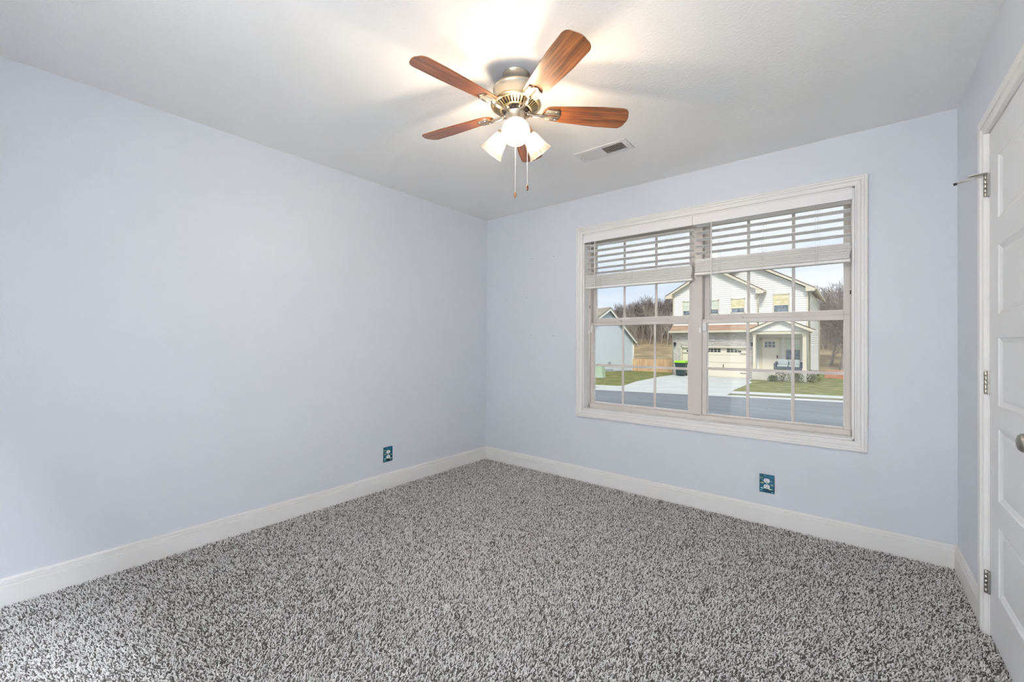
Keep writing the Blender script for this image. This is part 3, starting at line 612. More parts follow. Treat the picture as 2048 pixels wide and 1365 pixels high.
# ================================================================== OUTSIDE
GZ = -1.2
X = dict(
    asphalt=mat('asphalt', (0.16, 0.175, 0.195), 0.85, spec=0.3, bump=0.4, bscale=40, cvar=(0.20, 0.215, 0.235), vscale=0.6, stretch=(0.4, 3, 1)),
    concrete=mat('concrete', (0.46, 0.475, 0.47), 0.85, bump=0.3, bscale=30, cvar=(0.52, 0.53, 0.52), vscale=0.7),
    lawn=mat('lawn_grass', (0.12, 0.145, 0.045), 0.95, spec=0.1, bump=1.0, bscale=14, cvar=(0.25, 0.235, 0.105), vscale=1.6, detail=5),
    mulch=mat('bare_strip', (0.20, 0.17, 0.13), 0.95, bump=0.5, bscale=10, cvar=(0.13, 0.15, 0.06), vscale=1.2),
    field=mat('dry_field_grass', (0.24, 0.185, 0.115), 0.95, spec=0.1, bump=1.0, bscale=3, cvar=(0.37, 0.29, 0.18), vscale=0.5, detail=6, stretch=(1, 1, 3)),
    siding=mat('white_lap_siding', (0.80, 0.79, 0.755), 0.6, bump=0.05, bscale=20),
    siding_b=mat('pale_blue_grey_siding', (0.60, 0.66, 0.72), 0.6, bump=0.05, bscale=20),
    cream=mat('cream_trim', (0.66, 0.60, 0.49), 0.6, bump=0.05, bscale=20),
    roof=mat('brown_roof_shingle', (0.12, 0.09, 0.075), 0.9, bump=0.5, bscale=12, cvar=(0.18, 0.13, 0.10), vscale=4),
    roof_g=mat('grey_brown_roof_shingle', (0.26, 0.225, 0.19), 0.9, bump=0.5, bscale=12, cvar=(0.33, 0.29, 0.24), vscale=4),
    pent=mat('red_brown_shingle', (0.30, 0.185, 0.13), 0.9, bump=0.5, bscale=14, cvar=(0.42, 0.29, 0.215), vscale=3, stretch=(0.5, 1, 6)),
    brick=mat_brick('white_brick', (0.62, 0.59, 0.56), (0.40, 0.36, 0.33), (0.50, 0.47, 0.44)),
    gdoor=mat('garage_door_cream', (0.72, 0.67, 0.55), 0.5, bump=0.05, bscale=20),
    fdoor=mat('front_door_cream', (0.78, 0.74, 0.64), 0.5, bump=0.05, bscale=20),
    wglass=mat('house_window_dark', (0.10, 0.13, 0.16), 0.15, spec=0.6, bump=0.05, bscale=3, cvar=(0.24, 0.28, 0.33), vscale=6),
    wyellow=mat('drawn_yellow_shade', (0.62, 0.53, 0.26), 0.4, cvar=(0.80, 0.74, 0.52), vscale=3, stretch=(1, 1, 3)),  # yellow cloudy sunset reflection painted into the pane colour
    wgreen=mat('pale_green_shade', (0.55, 0.64, 0.52), 0.4, cvar=(0.66, 0.72, 0.62), vscale=3),  # upper panes pale green, mottled with a lighter green
    iron=mat('black_iron', (0.03, 0.03, 0.035), 0.5, bump=0.05, bscale=20),
    binb=mat('bin_dark_green', (0.03, 0.055, 0.06), 0.5, bump=0.05, bscale=20), binl=mat('bin_lime_lid', (0.30, 0.62, 0.03), 0.45, bump=0.05, bscale=20),
    picket=mat('cedar_picket', (0.56, 0.36, 0.20), 0.8, bump=0.2, bscale=20, cvar=(0.70, 0.50, 0.31), vscale=2.2, stretch=(3, 3, 0.4)),
    foundation=mat('foundation_block', (0.36, 0.40, 0.42), 0.9, bump=0.4, bscale=8),
    porch=mat('porch_concrete', (0.50, 0.47, 0.42), 0.9, bump=0.3, bscale=8, cvar=(0.60, 0.57, 0.52), vscale=2),
    bark=mat('bare_bark', (0.19, 0.16, 0.145), 0.95, bump=0.3, bscale=10, cvar=(0.29, 0.25, 0.23), vscale=3),
    barkp=mat('pale_bark', (0.46, 0.42, 0.37), 0.9, bump=0.3, bscale=10, cvar=(0.30, 0.27, 0.24), vscale=3),
    brush=mat('winter_brush', (0.24, 0.205, 0.185), 0.95, bump=0.2, bscale=10, cvar=(0.36, 0.31, 0.28), vscale=0.7),
    evergreen=mat('evergreen_bush', (0.05, 0.085, 0.03), 0.9, bump=0.5, bscale=12, cvar=(0.14, 0.15, 0.06), vscale=6),
    utility=mat('utility_pale_green', (0.44, 0.55, 0.42), 0.6, bump=0.05, bscale=20),
    bench=mat('charcoal_wicker', (0.085, 0.105, 0.125), 0.8, bump=0.5, bscale=60), cushion=mat('grey_cushion', (0.42, 0.46, 0.46), 0.9, bump=0.2, bscale=30),
    gutter=mat('cream_gutter', (0.60, 0.54, 0.44), 0.5, bump=0.02, bscale=20), clay=mat('red_clay_block', (0.45, 0.17, 0.10), 0.9, bump=0.3, bscale=8, cvar=(0.55, 0.28, 0.18), vscale=2),
)
def slab(name, poly, z, m, th=0.06, kind='structure'):
    k = MB(); k.prism(poly, 'z', z-th, z); o = k.build(name, m); o['kind'] = kind; return o
def curb(x, off=0.0): return 18.42 + 0.2557*x + off*1.03
slab('yard', [(-60, -2), (40, -2), (40, 45), (-60, 45)], GZ-0.02, X['lawn'], 0.2)
for n_ in ('yard',):  # keep only the part in front of the house line
    o = bpy.data.objects[n_]; bpy.data.objects.remove(o, do_unlink=True)
slab('lawn', [(-70, 0.6), (45, 0.6), (45, 40), (-70, 40)], GZ-0.012, X['lawn'], 0.2)
slab('road', [(-70, curb(-70, -8.6)), (45, curb(45, -8.6)), (45, curb(45)), (-70, curb(-70))], GZ+0.004, X['asphalt'])
slab('gutter_strip', [(-70, curb(-70)), (45, curb(45)), (45, curb(45, 0.62)), (-70, curb(-70, 0.62))], GZ+0.012, X['concrete'])
slab('verge_strip', [(-1.9, curb(-1.9, 0.62)), (45, curb(45, 0.62)), (45, curb(45, 1.5)), (-1.9, curb(-1.9, 1.5))], GZ+0.006, X['mulch'])
slab('verge_strip', [(-70, curb(-70, 0.5)), (-7.9, curb(-7.9, 0.5)), (-7.9, curb(-7.9, 1.0)), (-70, curb(-70, 1.0))], GZ+0.016, X['mulch'])
slab('sidewalk', [(-70, curb(-70, 1.5)), (45, curb(45, 1.5)), (45, curb(45, 2.6)), (-70, curb(-70, 2.6))], GZ+0.014, X['concrete'])
slab('driveway', [(-7.9, 30.3), (-8.05, 27.6), (-7.75, 22.5), (-7.25, 19.6), (-8.1, curb(-8.1, 0.5)), (-7.9, curb(-7.9, 0.3)), (-1.7, curb(-1.7, 0.3)), (-1.75, curb(-1.75, 1.7)), (-1.95, 21.5), (-2.0, 26.8), (-2.4, 28.2), (-2.5, 30.3)], GZ+0.018, X['concrete'])
# hillside: yard, dry field, then wooded slope
k = MB(); prof = [(34, -1.25), (40, -1.35), (48, -0.9), (60, 0.9), (66, 1.6), (78, 3.4), (95, 6.0), (130, 8.0)]
rnd = random.Random(4); xs = [-95+5*i for i in range(34)]; vs = []
for (y, z) in prof:
    for x in xs: vs.append((x, y, z + (rnd.uniform(-.25, .25) if y > 45 else 0)))
nx_ = len(xs); k.add(vs, [(j*nx_+i, j*nx_+i+1, (j+1)*nx_+i+1, (j+1)*nx_+i) for j in range(len(prof)-1) for i in range(nx_-1)], 0, True)
o = k.build('hillside', X['field']); o['kind'] = 'structure'
def gz(y):
    for (a, za), (b, zb_) in zip(prof, prof[1:]):
        if a <= y <= b: return za+(zb_-za)*(y-a)/(b-a)
    return GZ

# lap siding as real sawtooth courses. axis 'x': wall along x facing -y at plane; axis 'y': wall along y facing +x
def lap(k, plane, z0, z1, ext, axis='x', pitch=0.15, out=0.026, mi=0):
    z = z0
    while z < z1-1e-4:
        zt = min(z+pitch, z1); a0, b0 = ext(z+1e-4); a1, b1 = ext(zt-1e-4)
        if b0-a0 > 0.02:
            if b1-a1 < 0: a1 = b1 = (a1+b1)/2
            if axis == 'x': vs = [(a0, plane-out, z), (b0, plane-out, z), (b1, plane, zt), (a1, plane, zt), (a0, plane+0.02, z), (b0, plane+0.02, z)]
            else: vs = [(plane+out, a0, z), (plane+out, b0, z), (plane, b1, zt), (plane, a1, zt), (plane-0.02, a0, z), (plane-0.02, b0, z)]
            k.add(vs, [(0, 1, 2, 3), (4, 5, 1, 0)], mi)
        z = zt
def house_window(parent, x0, x1, z0, z1, y, up, lo, grid=(2, 2), split=0.5, name='window'):
    k = MB(); f = 0.06
    for a, b, c, d in ((x0, x0+f, z0, z1), (x1-f, x1, z0, z1), (x0, x1, z0, z0+f), (x0, x1, z1-f, z1)): k.box(a, b, y-0.04, y+0.02, c, d)
    zm = z0+(z1-z0)*split; k.box(x0, x1, y-0.035, y+0.02, zm-0.03, zm+0.03)
    fr = k.build(name, X['cream'], parent)
    g_ = MB(); g_.box(x0+f, x1-f, y-0.004, y+0.01, zm, z1-f); g_.build('upper_pane', up, fr)
    g_ = MB(); g_.box(x0+f, x1-f, y-0.004, y+0.01, z0+f, zm); g_.build('lower_pane', lo, fr)
    g_ = MB()
    for i in range(1, grid[0]+1): xx = x0+f+(x1-x0-2*f)*i/(grid[0]+1); g_.box(xx-0.010, xx+0.010, y-0.012, y, zm, z1-f)
    for i in range(1, grid[1]): zz = zm+(z1-f-zm)*i/grid[1]; g_.box(x0+f, x1-f, y-0.012, y, zz-0.010, zz+0.010)
    g_.build('grille', X['cream'], fr)

# ------------------------------------------------------------------ house across the street
hs = empty('house', (-3.7, 30.3, GZ)); tag(hs, 'two storey white sided house with brick garage front and porch across the street', 'house')
hs.location = (0, 0, 0)
def hp(k, name, m, **kw): return k.build(name, m, hs, **kw)
LG0, LG1, LAP, LAZ = -8.12, -2.31, -5.22, 7.03          # left gable: walls, apex
SL = (LAZ-4.98)/(LAP-(-8.60))
k = MB(); k.prism([(LG0, 2.4), (LG1, 2.4), (LG1, 4.88), (LAP, LAZ-0.16), (LG0, 4.88)], 'y', 30.62, 31.2); k.box(LG0, -6.5, 31.2, 33, 2.4, 4.88)
lap(k, 30.61, 2.45, 6.85, lambda z: (LG0, LG1) if z < 4.9 else (max(LG0, LAP-(LAZ-0.13-z)/SL), min(LG1, LAP+(LAZ-0.13-z)/SL)))
hp(k, 'left_gable_wall', X['siding'])
k = MB(); k.box(-6.6, 0.60, 31.72, 41, GZ, 4.9); k.box(-6.6, 0.60, 31.05, 31.72, 2.2, 4.9); k.prism([(-6.6, 4.9), (0.60, 4.9), (-3.0, 6.98)], 'y', 31.05, 41)
lap(k, 31.04, 2.2, 7.0, lambda z: (LG1-0.02, 0.60) if z < 4.9 else (-4.2, min(0.60, -3.0+(7.0-z)/0.578)))
lap(k, 0.605, GZ+0.1, 4.9, lambda z: (31.5 if z < 2.2 else 31.05, 41), axis='y')
hp(k, 'main_wall', X['siding'])
for x in (LG0, LG1-0.10): k = MB(); k.box(x, x+0.10, 30.575, 30.62, 2.4, 4.9); hp(k, 'corner_board', X['cream'])
k = MB(); k.box(0.50, 0.63, 31.0, 31.06, 2.0, 4.92); k.box(0.60, 0.63, 31.0, 31.12, GZ, 4.92); hp(k, 'corner_board', X['cream'])
k = MB(); k.box(0.60, 0.63, 40.9, 41.0, GZ, 4.8); hp(k, 'corner_board', X['cream'])
# roofs
def gable_roof(apx, apz, x0, z0_, x1, z1_, ya, yb_, th=0.16):
    k = MB(); k.prism([(x0, z0_), (apx, apz), (x1, z1_), (x1, z1_-0.05), (apx, apz-0.06), (x0, z0_-0.05)], 'y', ya-0.02, yb_, 0); hp(k, 'roof', X['roof'])
    k = MB(); k.prism([(x0, z0_-0.05), (apx, apz-0.06), (x1, z1_-0.05), (x1, z1_-0.05-th), (apx, apz-0.08-th*1.15), (x0, z0_-0.05-th)], 'y', ya, ya+0.05); 
    # boxed eave returns at the foot of each rake
    for sx, xx, zz in ((1, x0, z0_), (-1, x1, z1_)):
        k.prism([(xx, zz-0.05), (xx+sx*0.5, zz-0.05+0.5*(apz-zz)/abs(apx-xx)), (xx+sx*0.5, zz-0.24), (xx, zz-0.24)], 'y', ya+0.002, ya+0.30)
    hp(k, 'rake_board', X['cream'])
    k = MB(); k.prism([(x0, z0_-0.06), (apx, apz-0.07), (x1, z1_-0.06), (x1, z1_-0.10), (apx, apz-0.11), (x0, z0_-0.10)], 'y', ya+0.05, yb_-0.05); hp(k, 'soffit', X['gutter'])
gable_roof(LAP, LAZ, -8.60, 4.98, -1.88, 4.98, 30.25, 33.2)
gable_roof(-3.0, 7.26, -6.9, 4.98, 0.96, 4.98, 30.68, 41.3)
for q in ((0.94, 1.06, 30.7, 41.3), (-8.70, -8.60, 30.3, 33), (-1.90, -1.80, 30.3, 31.0)): k = MB(); k.box(*q, 4.84, 4.97); hp(k, 'gutter', X['gutter'])
k = MB()
k.tube([(1.0, 30.8, 4.85), (0.70, 31.05, 4.62), (0.68, 31.08, 4.5), (0.68, 31.1, GZ)], 0.035, 8); hp(k, 'downspout', X['gutter'])
k = MB(); k.tube([(-1.85, 30.4, 4.86), (-2.22, 30.58, 4.62), (-2.25, 30.6, 4.5), (-2.25, 30.6, 2.5)], 0.035, 8); hp(k, 'downspout', X['gutter'])
k = MB(); k.tube([(1.0, 40.9, 4.85), (0.70, 40.8, 4.62), (0.68, 40.8, 4.5), (0.68, 40.8, GZ)], 0.035, 8); hp(k, 'downspout', X['gutter'])
# garage block
k = MB(); GX0, GX1, GD0, GD1, GDZ = -8.03, -2.50, -7.38, -2.76, 1.02
k.box(GX0, GD0, 30.2, 30.5, GZ, 2.05); k.box(GD1, GX1, 30.2, 30.5, GZ, 2.05); k.box(GD0, GD1, 30.2, 30.5, GDZ, 2.05); k.box(GX0, GX0+0.2, 30.5, 33, GZ, 2.05); k.box(GX1-0.2, GX1, 30.5, 31.7, GZ, 2.05)
# (soldier course and quoins belong to the same brickwork)
#                                                 # soldier course and quoins
for i in range(52): x = GX0+0.02+i*0.1065; k.box(x, x+0.085, 30.185, 30.21, 1.82, 2.02)
for i in range(43): x = GD0+0.01+i*0.1075; k.box(x, x+0.085, 30.180, 30.21, GDZ+0.10, GDZ+0.28)
for i in range(15):
    for xx in (GD0-0.17, GD1+0.02): k.box(xx, xx+0.15, 30.180, 30.21, GZ+0.05+i*0.148, GZ+0.05+i*0.148+0.068)
hp(k, 'brick_wall', X['brick'])
k = MB(); k.box(GD0, GD0+0.07, 30.19, 30.34, GZ, GDZ); k.box(GD1-0.07, GD1, 30.19, 30.34, GZ, GDZ); k.box(GD0, GD1, 30.19, 30.34, GDZ-0.07, GDZ+0.02); hp(k, 'garage_frame', X['cream'])
gd = MB(); 
for i in range(4): z = GZ+0.01+i*(GDZ-0.07-GZ-0.01)/4; gd.box(GD0+0.07, GD1-0.07, 30.36, 30.41, z+0.006, z+(GDZ-0.07-GZ-0.01)/4-0.006)
gdo = hp(gd, 'garage_door', X['gdoor'], bevel=0.006)
for x0_, x1_, sh_ in ((-7.02, -6.06, -1), (-5.57, -4.60, 0), (-4.22, -3.25, 1)):
    n = 4
    for i in range(n):
        a = x0_+(x1_-x0_)*i/n+0.02; b_ = x0_+(x1_-x0_)*(i+1)/n-0.02
        def top(x): f = (x-x0_)/(x1_-x0_); f = 1-f if sh_ < 0 else f; return 0.87-(0.12*max(0, f-0.35)**1.5/0.52 if sh_ else 0)
        k = MB(); k.prism([(a, 0.755), (b_, 0.755), (b_, top(b_)), (a, top(a))], 'y', 30.352, 30.37); k.prism([(a, 0.62), (b_, 0.62), (b_, 0.73), (a, 0.73)], 'y', 30.352, 30.37)
        k.build('window_pane', X['iron'], gdo)
for x in (-4.43, -5.62): k = MB(); k.box(x-0.02, x+0.02, 30.32, 30.36, -0.48, -0.25); k.build('handle', X['iron'], gdo)
for a, b_ in ((-7.29, -6.86), (-3.34, -2.86)):
    for zz in (0.52, -0.85): k = MB(); k.box(a, b_, 30.345, 30.36, zz-0.02, zz+0.02); k.build('strap_hinge', X['iron'], gdo)
# pent roof above the garage
k = MB(); k.prism([(29.78, 2.20), (30.64, 2.66), (30.64, 2.60), (29.78, 2.12)], 'x', -8.13, -2.35); hp(k, 'pent_roof', X['pent'])
k = MB(); k.box(-8.16, -2.45, 29.70, 29.80, 2.06, 2.20); k.box(-8.08, -2.45, 29.80, 30.2, 2.03, 2.07); hp(k, 'pent_gutter', X['gutter'])
k = MB(); k.tube([(-8.10, 29.76, 2.08), (-7.98, 30.1, 1.90), (-7.97, 30.16, 1.8), (-7.97, 30.16, GZ)], 0.035, 8); hp(k, 'downspout', X['gutter'])
for x in (-7.80, -2.56):
    k = MB(); k.box(x-0.05, x+0.05, 30.16, 30.2, 1.22, 1.32); k.prism([(x-0.075, 1.28), (x+0.075, 1.28), (x+0.05, 1.08), (x-0.05, 1.08)], 'y', 30.02, 30.16); k.prism([(x-0.09, 1.28), (x+0.09, 1.28), (x, 1.36)], 'y', 30.0, 30.18); hp(k, 'wall_lantern', X['iron'])
k = MB(); k.box(-5.29, -4.93, 30.17, 30.2, 1.40, 1.59, 0); k.box(-5.26, -4.96, 30.160, 30.17, 1.43, 1.56, 1); hp(k, 'address_plaque', [X['foundation'], X['porch']])
k = MB(); k.prism([(-5.20, 1.36), (-5.02, 1.36), (-5.05, 1.20), (-5.17, 1.20)], 'y', 30.16, 30.2); hp(k, 'keystone', X['porch'])
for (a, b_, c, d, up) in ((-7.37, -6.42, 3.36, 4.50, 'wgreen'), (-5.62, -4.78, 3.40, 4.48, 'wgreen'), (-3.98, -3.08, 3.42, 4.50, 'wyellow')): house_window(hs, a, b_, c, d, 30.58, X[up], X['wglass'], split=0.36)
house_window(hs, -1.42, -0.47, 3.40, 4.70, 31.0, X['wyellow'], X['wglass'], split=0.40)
# porch
k = MB(); k.box(-2.48, 0.62, 29.6, 31.6, GZ, -0.62); hp(k, 'porch_floor', X['porch'])
k = MB(); k.box(-2.5, 0.6, 31.5, 31.7, -0.62, 2.2); k.box(-2.5, -2.45, 30.5, 31.6, -0.62, 2.1)
lap(k, 31.49, -0.6, 2.1, lambda z: (-1.12, 0.6)); hp(k, 'porch_wall', X['siding'])
for a, b_ in ((-2.49, -2.27), (0.34, 0.60)):
    k = MB(); k.box(a+0.03, b_-0.03, 29.86, 30.06, -0.62, 1.92); k.box(a, b_, 29.83, 30.09, -0.62, -0.35); k.box(a, b_, 29.83, 30.09, 1.76, 1.92); hp(k, 'porch_column', X['cream'])
k = MB(); k.box(-2.50, 0.66, 29.8, 30.12, 1.90, 2.10); k.box(-2.5, 0.66, 30.1, 31.6, 2.06, 2.14); hp(k, 'porch_beam', X['cream'])
k = MB(); k.prism([(-2.5, 2.08), (0.75, 2.08), (-0.86, 2.84)], 'y', 29.8, 31.0); lap(k, 29.79, 2.1, 2.84, lambda z: (-0.86-(2.86-z)/0.475, -0.86+(2.86-z)/0.475), pitch=0.10); hp(k, 'porch_gable', X['siding'])
k = MB(); k.prism([(-2.74, 2.20), (-0.86, 3.06), (1.00, 2.20), (1.00, 2.15), (-0.86, 3.00), (-2.74, 2.15)], 'y', 29.50, 31.05); hp(k, 'porch_roof', X['roof'])
k = MB(); k.prism([(-2.74, 2.15), (-0.86, 3.00), (1.00, 2.15), (1.00, 2.03), (0.84, 2.03), (-0.86, 2.83), (-2.58, 2.03), (-2.74, 2.03)], 'y', 29.52, 29.62); hp(k, 'rake_board', X['cream'])
k = MB(); k.tube([(0.95, 29.6, 2.05), (0.70, 29.8, 1.9), (0.66, 29.85, 1.8), (0.66, 29.85, GZ)], 0.03, 8); hp(k, 'downspout', X['gutter'])
k = MB(); k.box(-2.31, -2.13, 31.42, 31.5, -0.62, 1.66); k.box(-1.13, -0.98, 31.42, 31.5, -0.62, 1.66); k.box(-2.31, -0.98, 31.42, 31.5, 1.58, 1.70); hp(k, 'door_frame', X['cream'])
k = MB(); k.box(-2.13, -1.13, 31.45, 31.5, -0.60, 1.58)
for i in range(3):
    k.box(-2.0+i*0.27, -1.80+i*0.27, 31.435, 31.46, -0.45, 0.85)
fd = hp(k, 'front_door', X['fdoor'], bevel=0.006)
for i in range(3):
    for j in range(2): k = MB(); k.box(-1.97+i*0.22, -1.80+i*0.22, 31.43, 31.46, 1.00+j*0.21, 1.18+j*0.21); k.build('window_pane', X['wglass'], fd)
k = MB(); k.box(-1.24, -1.18, 31.40, 31.45, 0.24, 0.46); k.build('handle', X['iron'], fd)
house_window(hs, -0.76, 0.16, 0.12, 1.62, 31.45, X['wgreen'], X['wglass'], split=0.50)

# outdoor sofa on the porch
sf = empty('porch_sofa', (-0.45, 30.45, -0.62)); tag(sf, 'dark wicker sofa with grey cushions on the porch across the street', 'sofa')
k = MB(); k.box(-0.80, 0.80, -0.35, 0.35, 0.05, 0.33); k.box(-0.80, 0.80, 0.22, 0.36, 0.3, 0.66); k.box(-0.82, -0.66, -0.36, 0.36, 0.05, 0.56); k.box(0.66, 0.82, -0.36, 0.36, 0.05, 0.56)
for x in (-0.76, 0.76):
    for y in (-0.3, 0.3): k.box(x-0.03, x+0.03, y-0.03, y+0.03, 0, 0.06)
k.build('frame', X['bench'], sf, bevel=0.02)
for x in (-0.33, 0.33): k = MB(); k.box(x-0.31, x+0.31, -0.34, 0.22, 0.33, 0.47); k.build('seat_cushion', X['cushion'], sf, bevel=0.04)
for x in (-0.33, 0.33): k = MB(); k.box(x-0.30, x+0.30, 0.06, 0.22, 0.47, 0.80); k.build('back_cushion', X['cushion'], sf, bevel=0.05)
# wheeled bin
bn = empty('wheelie_bin', (-7.12, 29.45, GZ+0.018)); tag(bn, 'dark green wheeled bin with lime lid beside the garage door across the street', 'bin')
k = MB(); k.add([(-0.27, -0.30, 0.06), (0.27, -0.30, 0.06), (0.27, 0.28, 0.06), (-0.27, 0.28, 0.06), (-0.36, -0.40, 0.98), (0.36, -0.40, 0.98), (0.36, 0.36, 0.98), (-0.36, 0.36, 0.98)], [(0, 3, 2, 1), (4, 5, 6, 7), (0, 1, 5, 4), (1, 2, 6, 5), (2, 3, 7, 6), (3, 0, 4, 7)])
k.box(-0.20, 0.20, -0.25, 0.1, 0, 0.07); k.box(-0.38, 0.38, -0.42, 0.38, 0.90, 0.97); k.build('body', X['binb'], bn, bevel=0.02)
k = MB(); k.prism([(-0.44, 0.98), (0.40, 0.98), (0.40, 1.05), (0.20, 1.14), (-0.30, 1.14), (-0.44, 1.05)], 'x', -0.40, 0.40); k.build('lid', X['binl'], bn, bevel=0.02)
for x in (-0.29, 0.29): k = MB(); k.lathe([(0.11, -0.03), (0.12, -0.02), (0.12, 0.02), (0.11, 0.03)], 20, T=Matrix.Translation((x, 0.30, 0.12)) @ Matrix.Rotation(PI/2, 4, 'Y')); k.build('wheel', X['iron'], bn)
k = MB(); k.tube([(-0.28, 0.36, 0.95), (-0.28, 0.46, 1.0), (0.28, 0.46, 1.0), (0.28, 0.36, 0.95)], 0.02, 8); k.build('handle', X['binb'], bn)
# picket fence
fe = empty('wooden_fence', (-10.8, 33, GZ)); tag(fe, 'tan vertical board fence between the two houses across the street', 'fence')
k = MB(); rnd = random.Random(2); x = -1.78; i = 0
while x < 2.15:
    z_ = 1.07+rnd.uniform(-.015, .015)
    k.box(x, x+0.135, -0.02+rnd.uniform(-.004, .004), 0.0, -0.10, z_); x += 0.142
k.build('boards', X['picket'], fe)
k = MB()
for z_ in (0.2, 0.85): k.box(-1.78, 2.2, 0.0, 0.05, z_-0.05, z_+0.05)
k.build('rails', X['picket'], fe)
for x in (-1.75, 0.2, 2.15): k = MB(); k.box(x-0.05, x+0.05, 0.03, 0.13, -0.2, 1.0); k.build('post', X['picket'], fe)

# ------------------------------------------------------------------ pale blue neighbour
nb = empty('house', (-12.45, 33, 0), math.radians(65)); tag(nb, 'pale blue sided house with its gable end seen at left of the window view', 'house')
def npb(k, name, m, **kw): return k.build(name, m, nb, **kw)
k = MB(); k.prism([(-6.8, GZ+0.2), (0, GZ+0.2), (0, 1.58), (-2.73, 4.12), (-6.8, 1.42)], 'y', 0.02, 10)
lap(k, 0.0, GZ+0.05, 4.14, lambda z: (-6.8 if z < 1.42 else -2.73-(4.15-z)/0.67, 0 if z < 1.60 else -2.73+(4.15-z)/0.935), pitch=0.13, out=0.018); npb(k, 'gable_wall', X['siding_b'])
k = MB(); k.box(-0.05, 0.06, -0.03, 0.1, GZ-0.1, 1.6); npb(k, 'corner_board', X['siding'])
k = MB(); k.box(-6.8, -0.06, -0.005, 10, GZ-0.3, GZ+0.06); k.box(-6.8, -2.2, -0.03, 0, GZ-0.3, GZ+0.2); npb(k, 'foundation', X['foundation'])
k = MB(); k.prism([(0.36, 1.36), (-2.73, 4.36), (-7.3, 1.32), (-7.3, 1.22), (-2.73, 4.24), (0.28, 1.30)], 'y', -0.34, 10.3); npb(k, 'roof', X['roof_g'])
k = MB(); k.prism([(0.30, 1.31), (-2.73, 4.25), (-7.3, 1.21), (-7.3, 1.05), (-2.73, 4.05), (0.16, 1.24)], 'y', -0.32, -0.26); npb(k, 'rake_board', X['siding'])
k = MB(); k.tube([(0.26, 0.0, 1.25), (0.1, -0.04, 1.05), (0.1, -0.04, GZ)], 0.04, 8); npb(k, 'downspout', X['siding'])
k = MB(); k.box(-2.75, -2.5, -0.12, 0.0, -0.66, -0.36); npb(k, 'meter_box', X['foundation'])
ub = empty('utility_box', (-10.98, 24.0, GZ)); tag(ub, 'pale green utility box standing on the lawn at left', 'utility box')
k = MB(); k.prism([(-0.30, 0), (0.28, 0), (0.22, 0.84), (-0.26, 0.84)], 'y', -0.25, 0.25); k.build('cabinet', X['utility'], ub, bevel=0.02)
k = MB(); k.box(-0.34, 0.32, -0.30, 0.30, 0, 0.06); k.build('base_pad', X['concrete'], ub)
k = MB(); k.box(-0.28, 0.24, -0.27, 0.27, 0.82, 0.88); k.build('lid', X['utility'], ub, bevel=0.01)
# clay block edging far right
k = MB(); k.box(1.3, 3.2, 35.0, 35.3, GZ-0.1, GZ+0.55); o = k.build('retaining_wall', X['clay']); tag(o, 'low red clay block wall at right edge of the far lawn', 'wall')

# ------------------------------------------------------------------ shrubs
def shrub(name, loc, r, h, label, seed, group=None):
    rnd = random.Random(seed); k = MB()
    for i in range(420):
        a = rnd.uniform(0, 2*PI); q = rnd.random()**0.5; zz = rnd.uniform(0.05, 1)
        rr = r*q*math.sqrt(max(0.05, 1-(zz-0.35)**2/0.6)); x, y, z = rr*math.cos(a), rr*math.sin(a), h*zz
        s_ = rnd.uniform(0.03, 0.06); d = Vector((rnd.uniform(-1, 1), rnd.uniform(-1, 1), rnd.uniform(0.1, 1))).normalized()*s_*2.2; e = Vector((rnd.uniform(-1, 1), rnd.uniform(-1, 1), rnd.uniform(-1, 1))).normalized()*s_*0.6
        p0 = Vector((x, y, z)); k.add([tuple(p0-e), tuple(p0+e), tuple(p0+d)], [(0, 1, 2)])
    rt = empty(name, loc); tag(rt, label, 'shrub', group); k.build('foliage', X['evergreen'], rt)
    k = MB()
    for i in range(5): a = 2*PI*i/5; k.tube([(0, 0, -0.02), (r*0.4*math.cos(a), r*0.4*math.sin(a), h*0.7)], [0.02, 0.008], 5)
    k.build('stem', X['bark'], rt)
shrub('shrub', (-0.62, 28.9, GZ), 0.48, 0.80, 'green shrub in front of the porch, left of the right column', 1)
shrub('shrub', (0.22, 28.9, GZ), 0.34, 0.62, 'small dark shrub at foot of the right porch column', 2)
shrub('shrub', (0.95, 29.6, GZ), 0.40, 0.75, 'green shrub at the right corner of the porch', 3)
shrub('shrub', (-1.15, 28.8, GZ), 0.28, 0.35, 'low brown green shrub at left of the porch planting', 4)

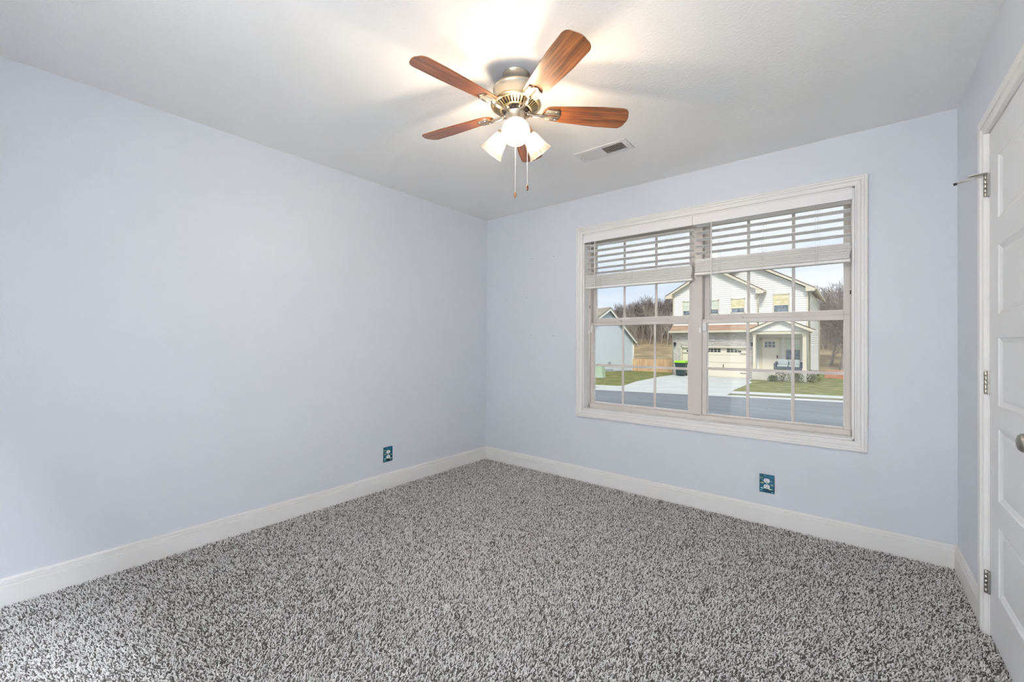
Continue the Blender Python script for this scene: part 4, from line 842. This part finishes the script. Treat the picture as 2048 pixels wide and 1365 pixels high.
# ------------------------------------------------------------------ bare trees
def tree_mesh(seed, h, trunk_r, spread=0.55, levels=5, first=0.28, twig=0.014, nb_=(2, 4)):
    rnd = random.Random(seed); k = MB()
    def grow(p, d, L, r, lv):
        n = 4 if lv > 1 else 3; pts = [p]; rs = [r]; dd = d.copy()
        for i in range(n):
            dd = (dd + Vector((rnd.gauss(0, .13), rnd.gauss(0, .13), rnd.gauss(0.05, .08)))).normalized()
            pts.append(pts[-1]+dd*L/n); rs.append(max(twig*0.6, r*(1-0.45*(i+1)/n)))
        k.tube(pts, rs, 5 if lv > 2 else (4 if lv > 1 else 3), cap=False, smooth=False)
        if lv <= 0: return
        m = rnd.randint(*nb_) + (1 if lv >= levels-1 else 0)
        for j in range(m):
            t_ = rnd.uniform(0.35, 1.0) if lv < levels else rnd.uniform(first, 1.0)
            i = min(n-1, int(t_*n)); q = pts[i].lerp(pts[i+1], t_*n-i)
            a = rnd.uniform(0, 2*PI); u = dd.orthogonal().normalized(); v = dd.cross(u)
            nd = (dd*rnd.uniform(0.55, 1.0) + (u*math.cos(a)+v*math.sin(a))*rnd.uniform(spread*0.7, spread*1.5)).normalized()
            grow(q, nd, L*rnd.uniform(0.55, 0.8), max(twig, rs[i]*rnd.uniform(0.45, 0.65)), lv-1)
        grow(pts[-1], dd, L*0.68, rs[-1], lv-1)
    grow(Vector((0, 0, -0.2)), Vector((rnd.uniform(-.06, .06), rnd.uniform(-.06, .06), 1)).normalized(), h*0.36, trunk_r, levels)
    me = bpy.data.meshes.new('bare_tree'); me.from_pydata(k.v, [], k.f); me.update(); return me
TM = [tree_mesh(11+i, 8.0, 0.13, 0.55, 5, twig=0.019) for i in range(4)] + [tree_mesh(31+i, 10, 0.11, 0.30, 4, 0.45, twig=0.016) for i in range(2)]
for me in TM[:4]: me.materials.append(X['bark'])
for me in TM[4:]: me.materials.append(X['barkp'])
def tree(mi, x, y, s, rz, label, group=None, sz=1.0):
    o = bpy.data.objects.new('bare_tree', TM[mi]); COL.objects.link(o); o.location = (x, y, gz(y)-0.05); o.scale = (s, s, s*sz); o.rotation_euler = (0, 0, rz); tag(o, label, 'tree', group)
rnd = random.Random(9)
Lb = 'bare brown winter tree in the wooded rise between the two houses'; Gb = 'bare trees on the wooded rise'
for i, (x, y, s) in enumerate(((-36.5, 72, .82), (-34.2, 69, .80), (-32.0, 71, .86), (-30.3, 66, .80), (-28.8, 70, .92), (-27.2, 67, .90), (-26.0, 72, 1.0), (-24.6, 68, 1.02), (-23.4, 71, 1.0), (-22.2, 66, .95), (-21.0, 70, .98), (-19.6, 68, .95), (-31.2, 76, .9), (-25.4, 77, 1.0), (-22.6, 78, 1.0), (-28.0, 78, .9))):
    tree(i % 4, x, y, s, rnd.uniform(0, 6.28), Lb, Gb)
Lp = 'slim pale barked tree at the foot of the wooded rise'; Gp = 'slim pale trees on the wooded rise'
for i, (x, y, s) in enumerate(((-24.6, 61, .62), (-23.0, 60, .55), (-20.2, 62, .66), (-18.6, 60, .6), (-22.0, 62, .7))): tree(4+i % 2, x, y, s, rnd.uniform(0, 6.28), Lp, Gp)
tree(0, 2.0, 45, 1.16, 0.8, 'tall spreading bare tree standing right of the white house')
tree(2, 1.15, 49, 1.0, 2.1, 'bare tree close behind the white house corner')
Lr = 'bare winter tree in the woods beyond the right lawn'; Gr = 'bare trees in the right woods'
for i, (x, y, s) in enumerate(((0.6, 66, .85), (1.8, 68, .9), (3.2, 64, .9), (2.6, 74, 1.0), (0.2, 76, 1.0), (4.2, 70, .95), (1.3, 60, .6), (2.5, 58, .6))): tree(i % 4, x, y, s, rnd.uniform(0, 6.28), Lr, Gr)
# undergrowth nobody could count
def thicket(x0, x1, y0, y1, n, hmin, hmax, seed, label):
    rnd = random.Random(seed); k = MB()
    for i in range(n):
        x, y = rnd.uniform(x0, x1), rnd.uniform(y0, y1); z = gz(y); h = rnd.uniform(hmin, hmax); r = rnd.uniform(0.018, 0.045)
        dx, dy = rnd.gauss(0, .12)*h, rnd.gauss(0, .12)*h
        k.tube([(x, y, z-0.1), (x+dx*0.4, y+dy*0.4, z+h*0.5), (x+dx, y+dy, z+h)], [r, r*0.7, r*0.3], 3, cap=False, smooth=False)
        for j in range(3):
            t_ = rnd.uniform(0.25, 0.9); a = rnd.uniform(0, 6.28); L = h*rnd.uniform(.15, .35); px_, py_, pz_ = x+dx*t_, y+dy*t_, z+h*t_
            k.tube([(px_, py_, pz_), (px_+L*.6*math.cos(a), py_+L*.6*math.sin(a), pz_+L*.7)], [r*.5, r*.25], 3, cap=False, smooth=False)
    o = k.build('thicket', X['brush']); tag(o, label, 'undergrowth', kind='stuff')
thicket(-42, -14, 62, 84, 2000, 2.0, 5.5, 5, 'dense grey brown winter undergrowth on the rise between the houses')
thicket(-1, 9, 56, 84, 1100, 2.0, 5.0, 6, 'dense brown winter undergrowth beyond the right hand lawn')
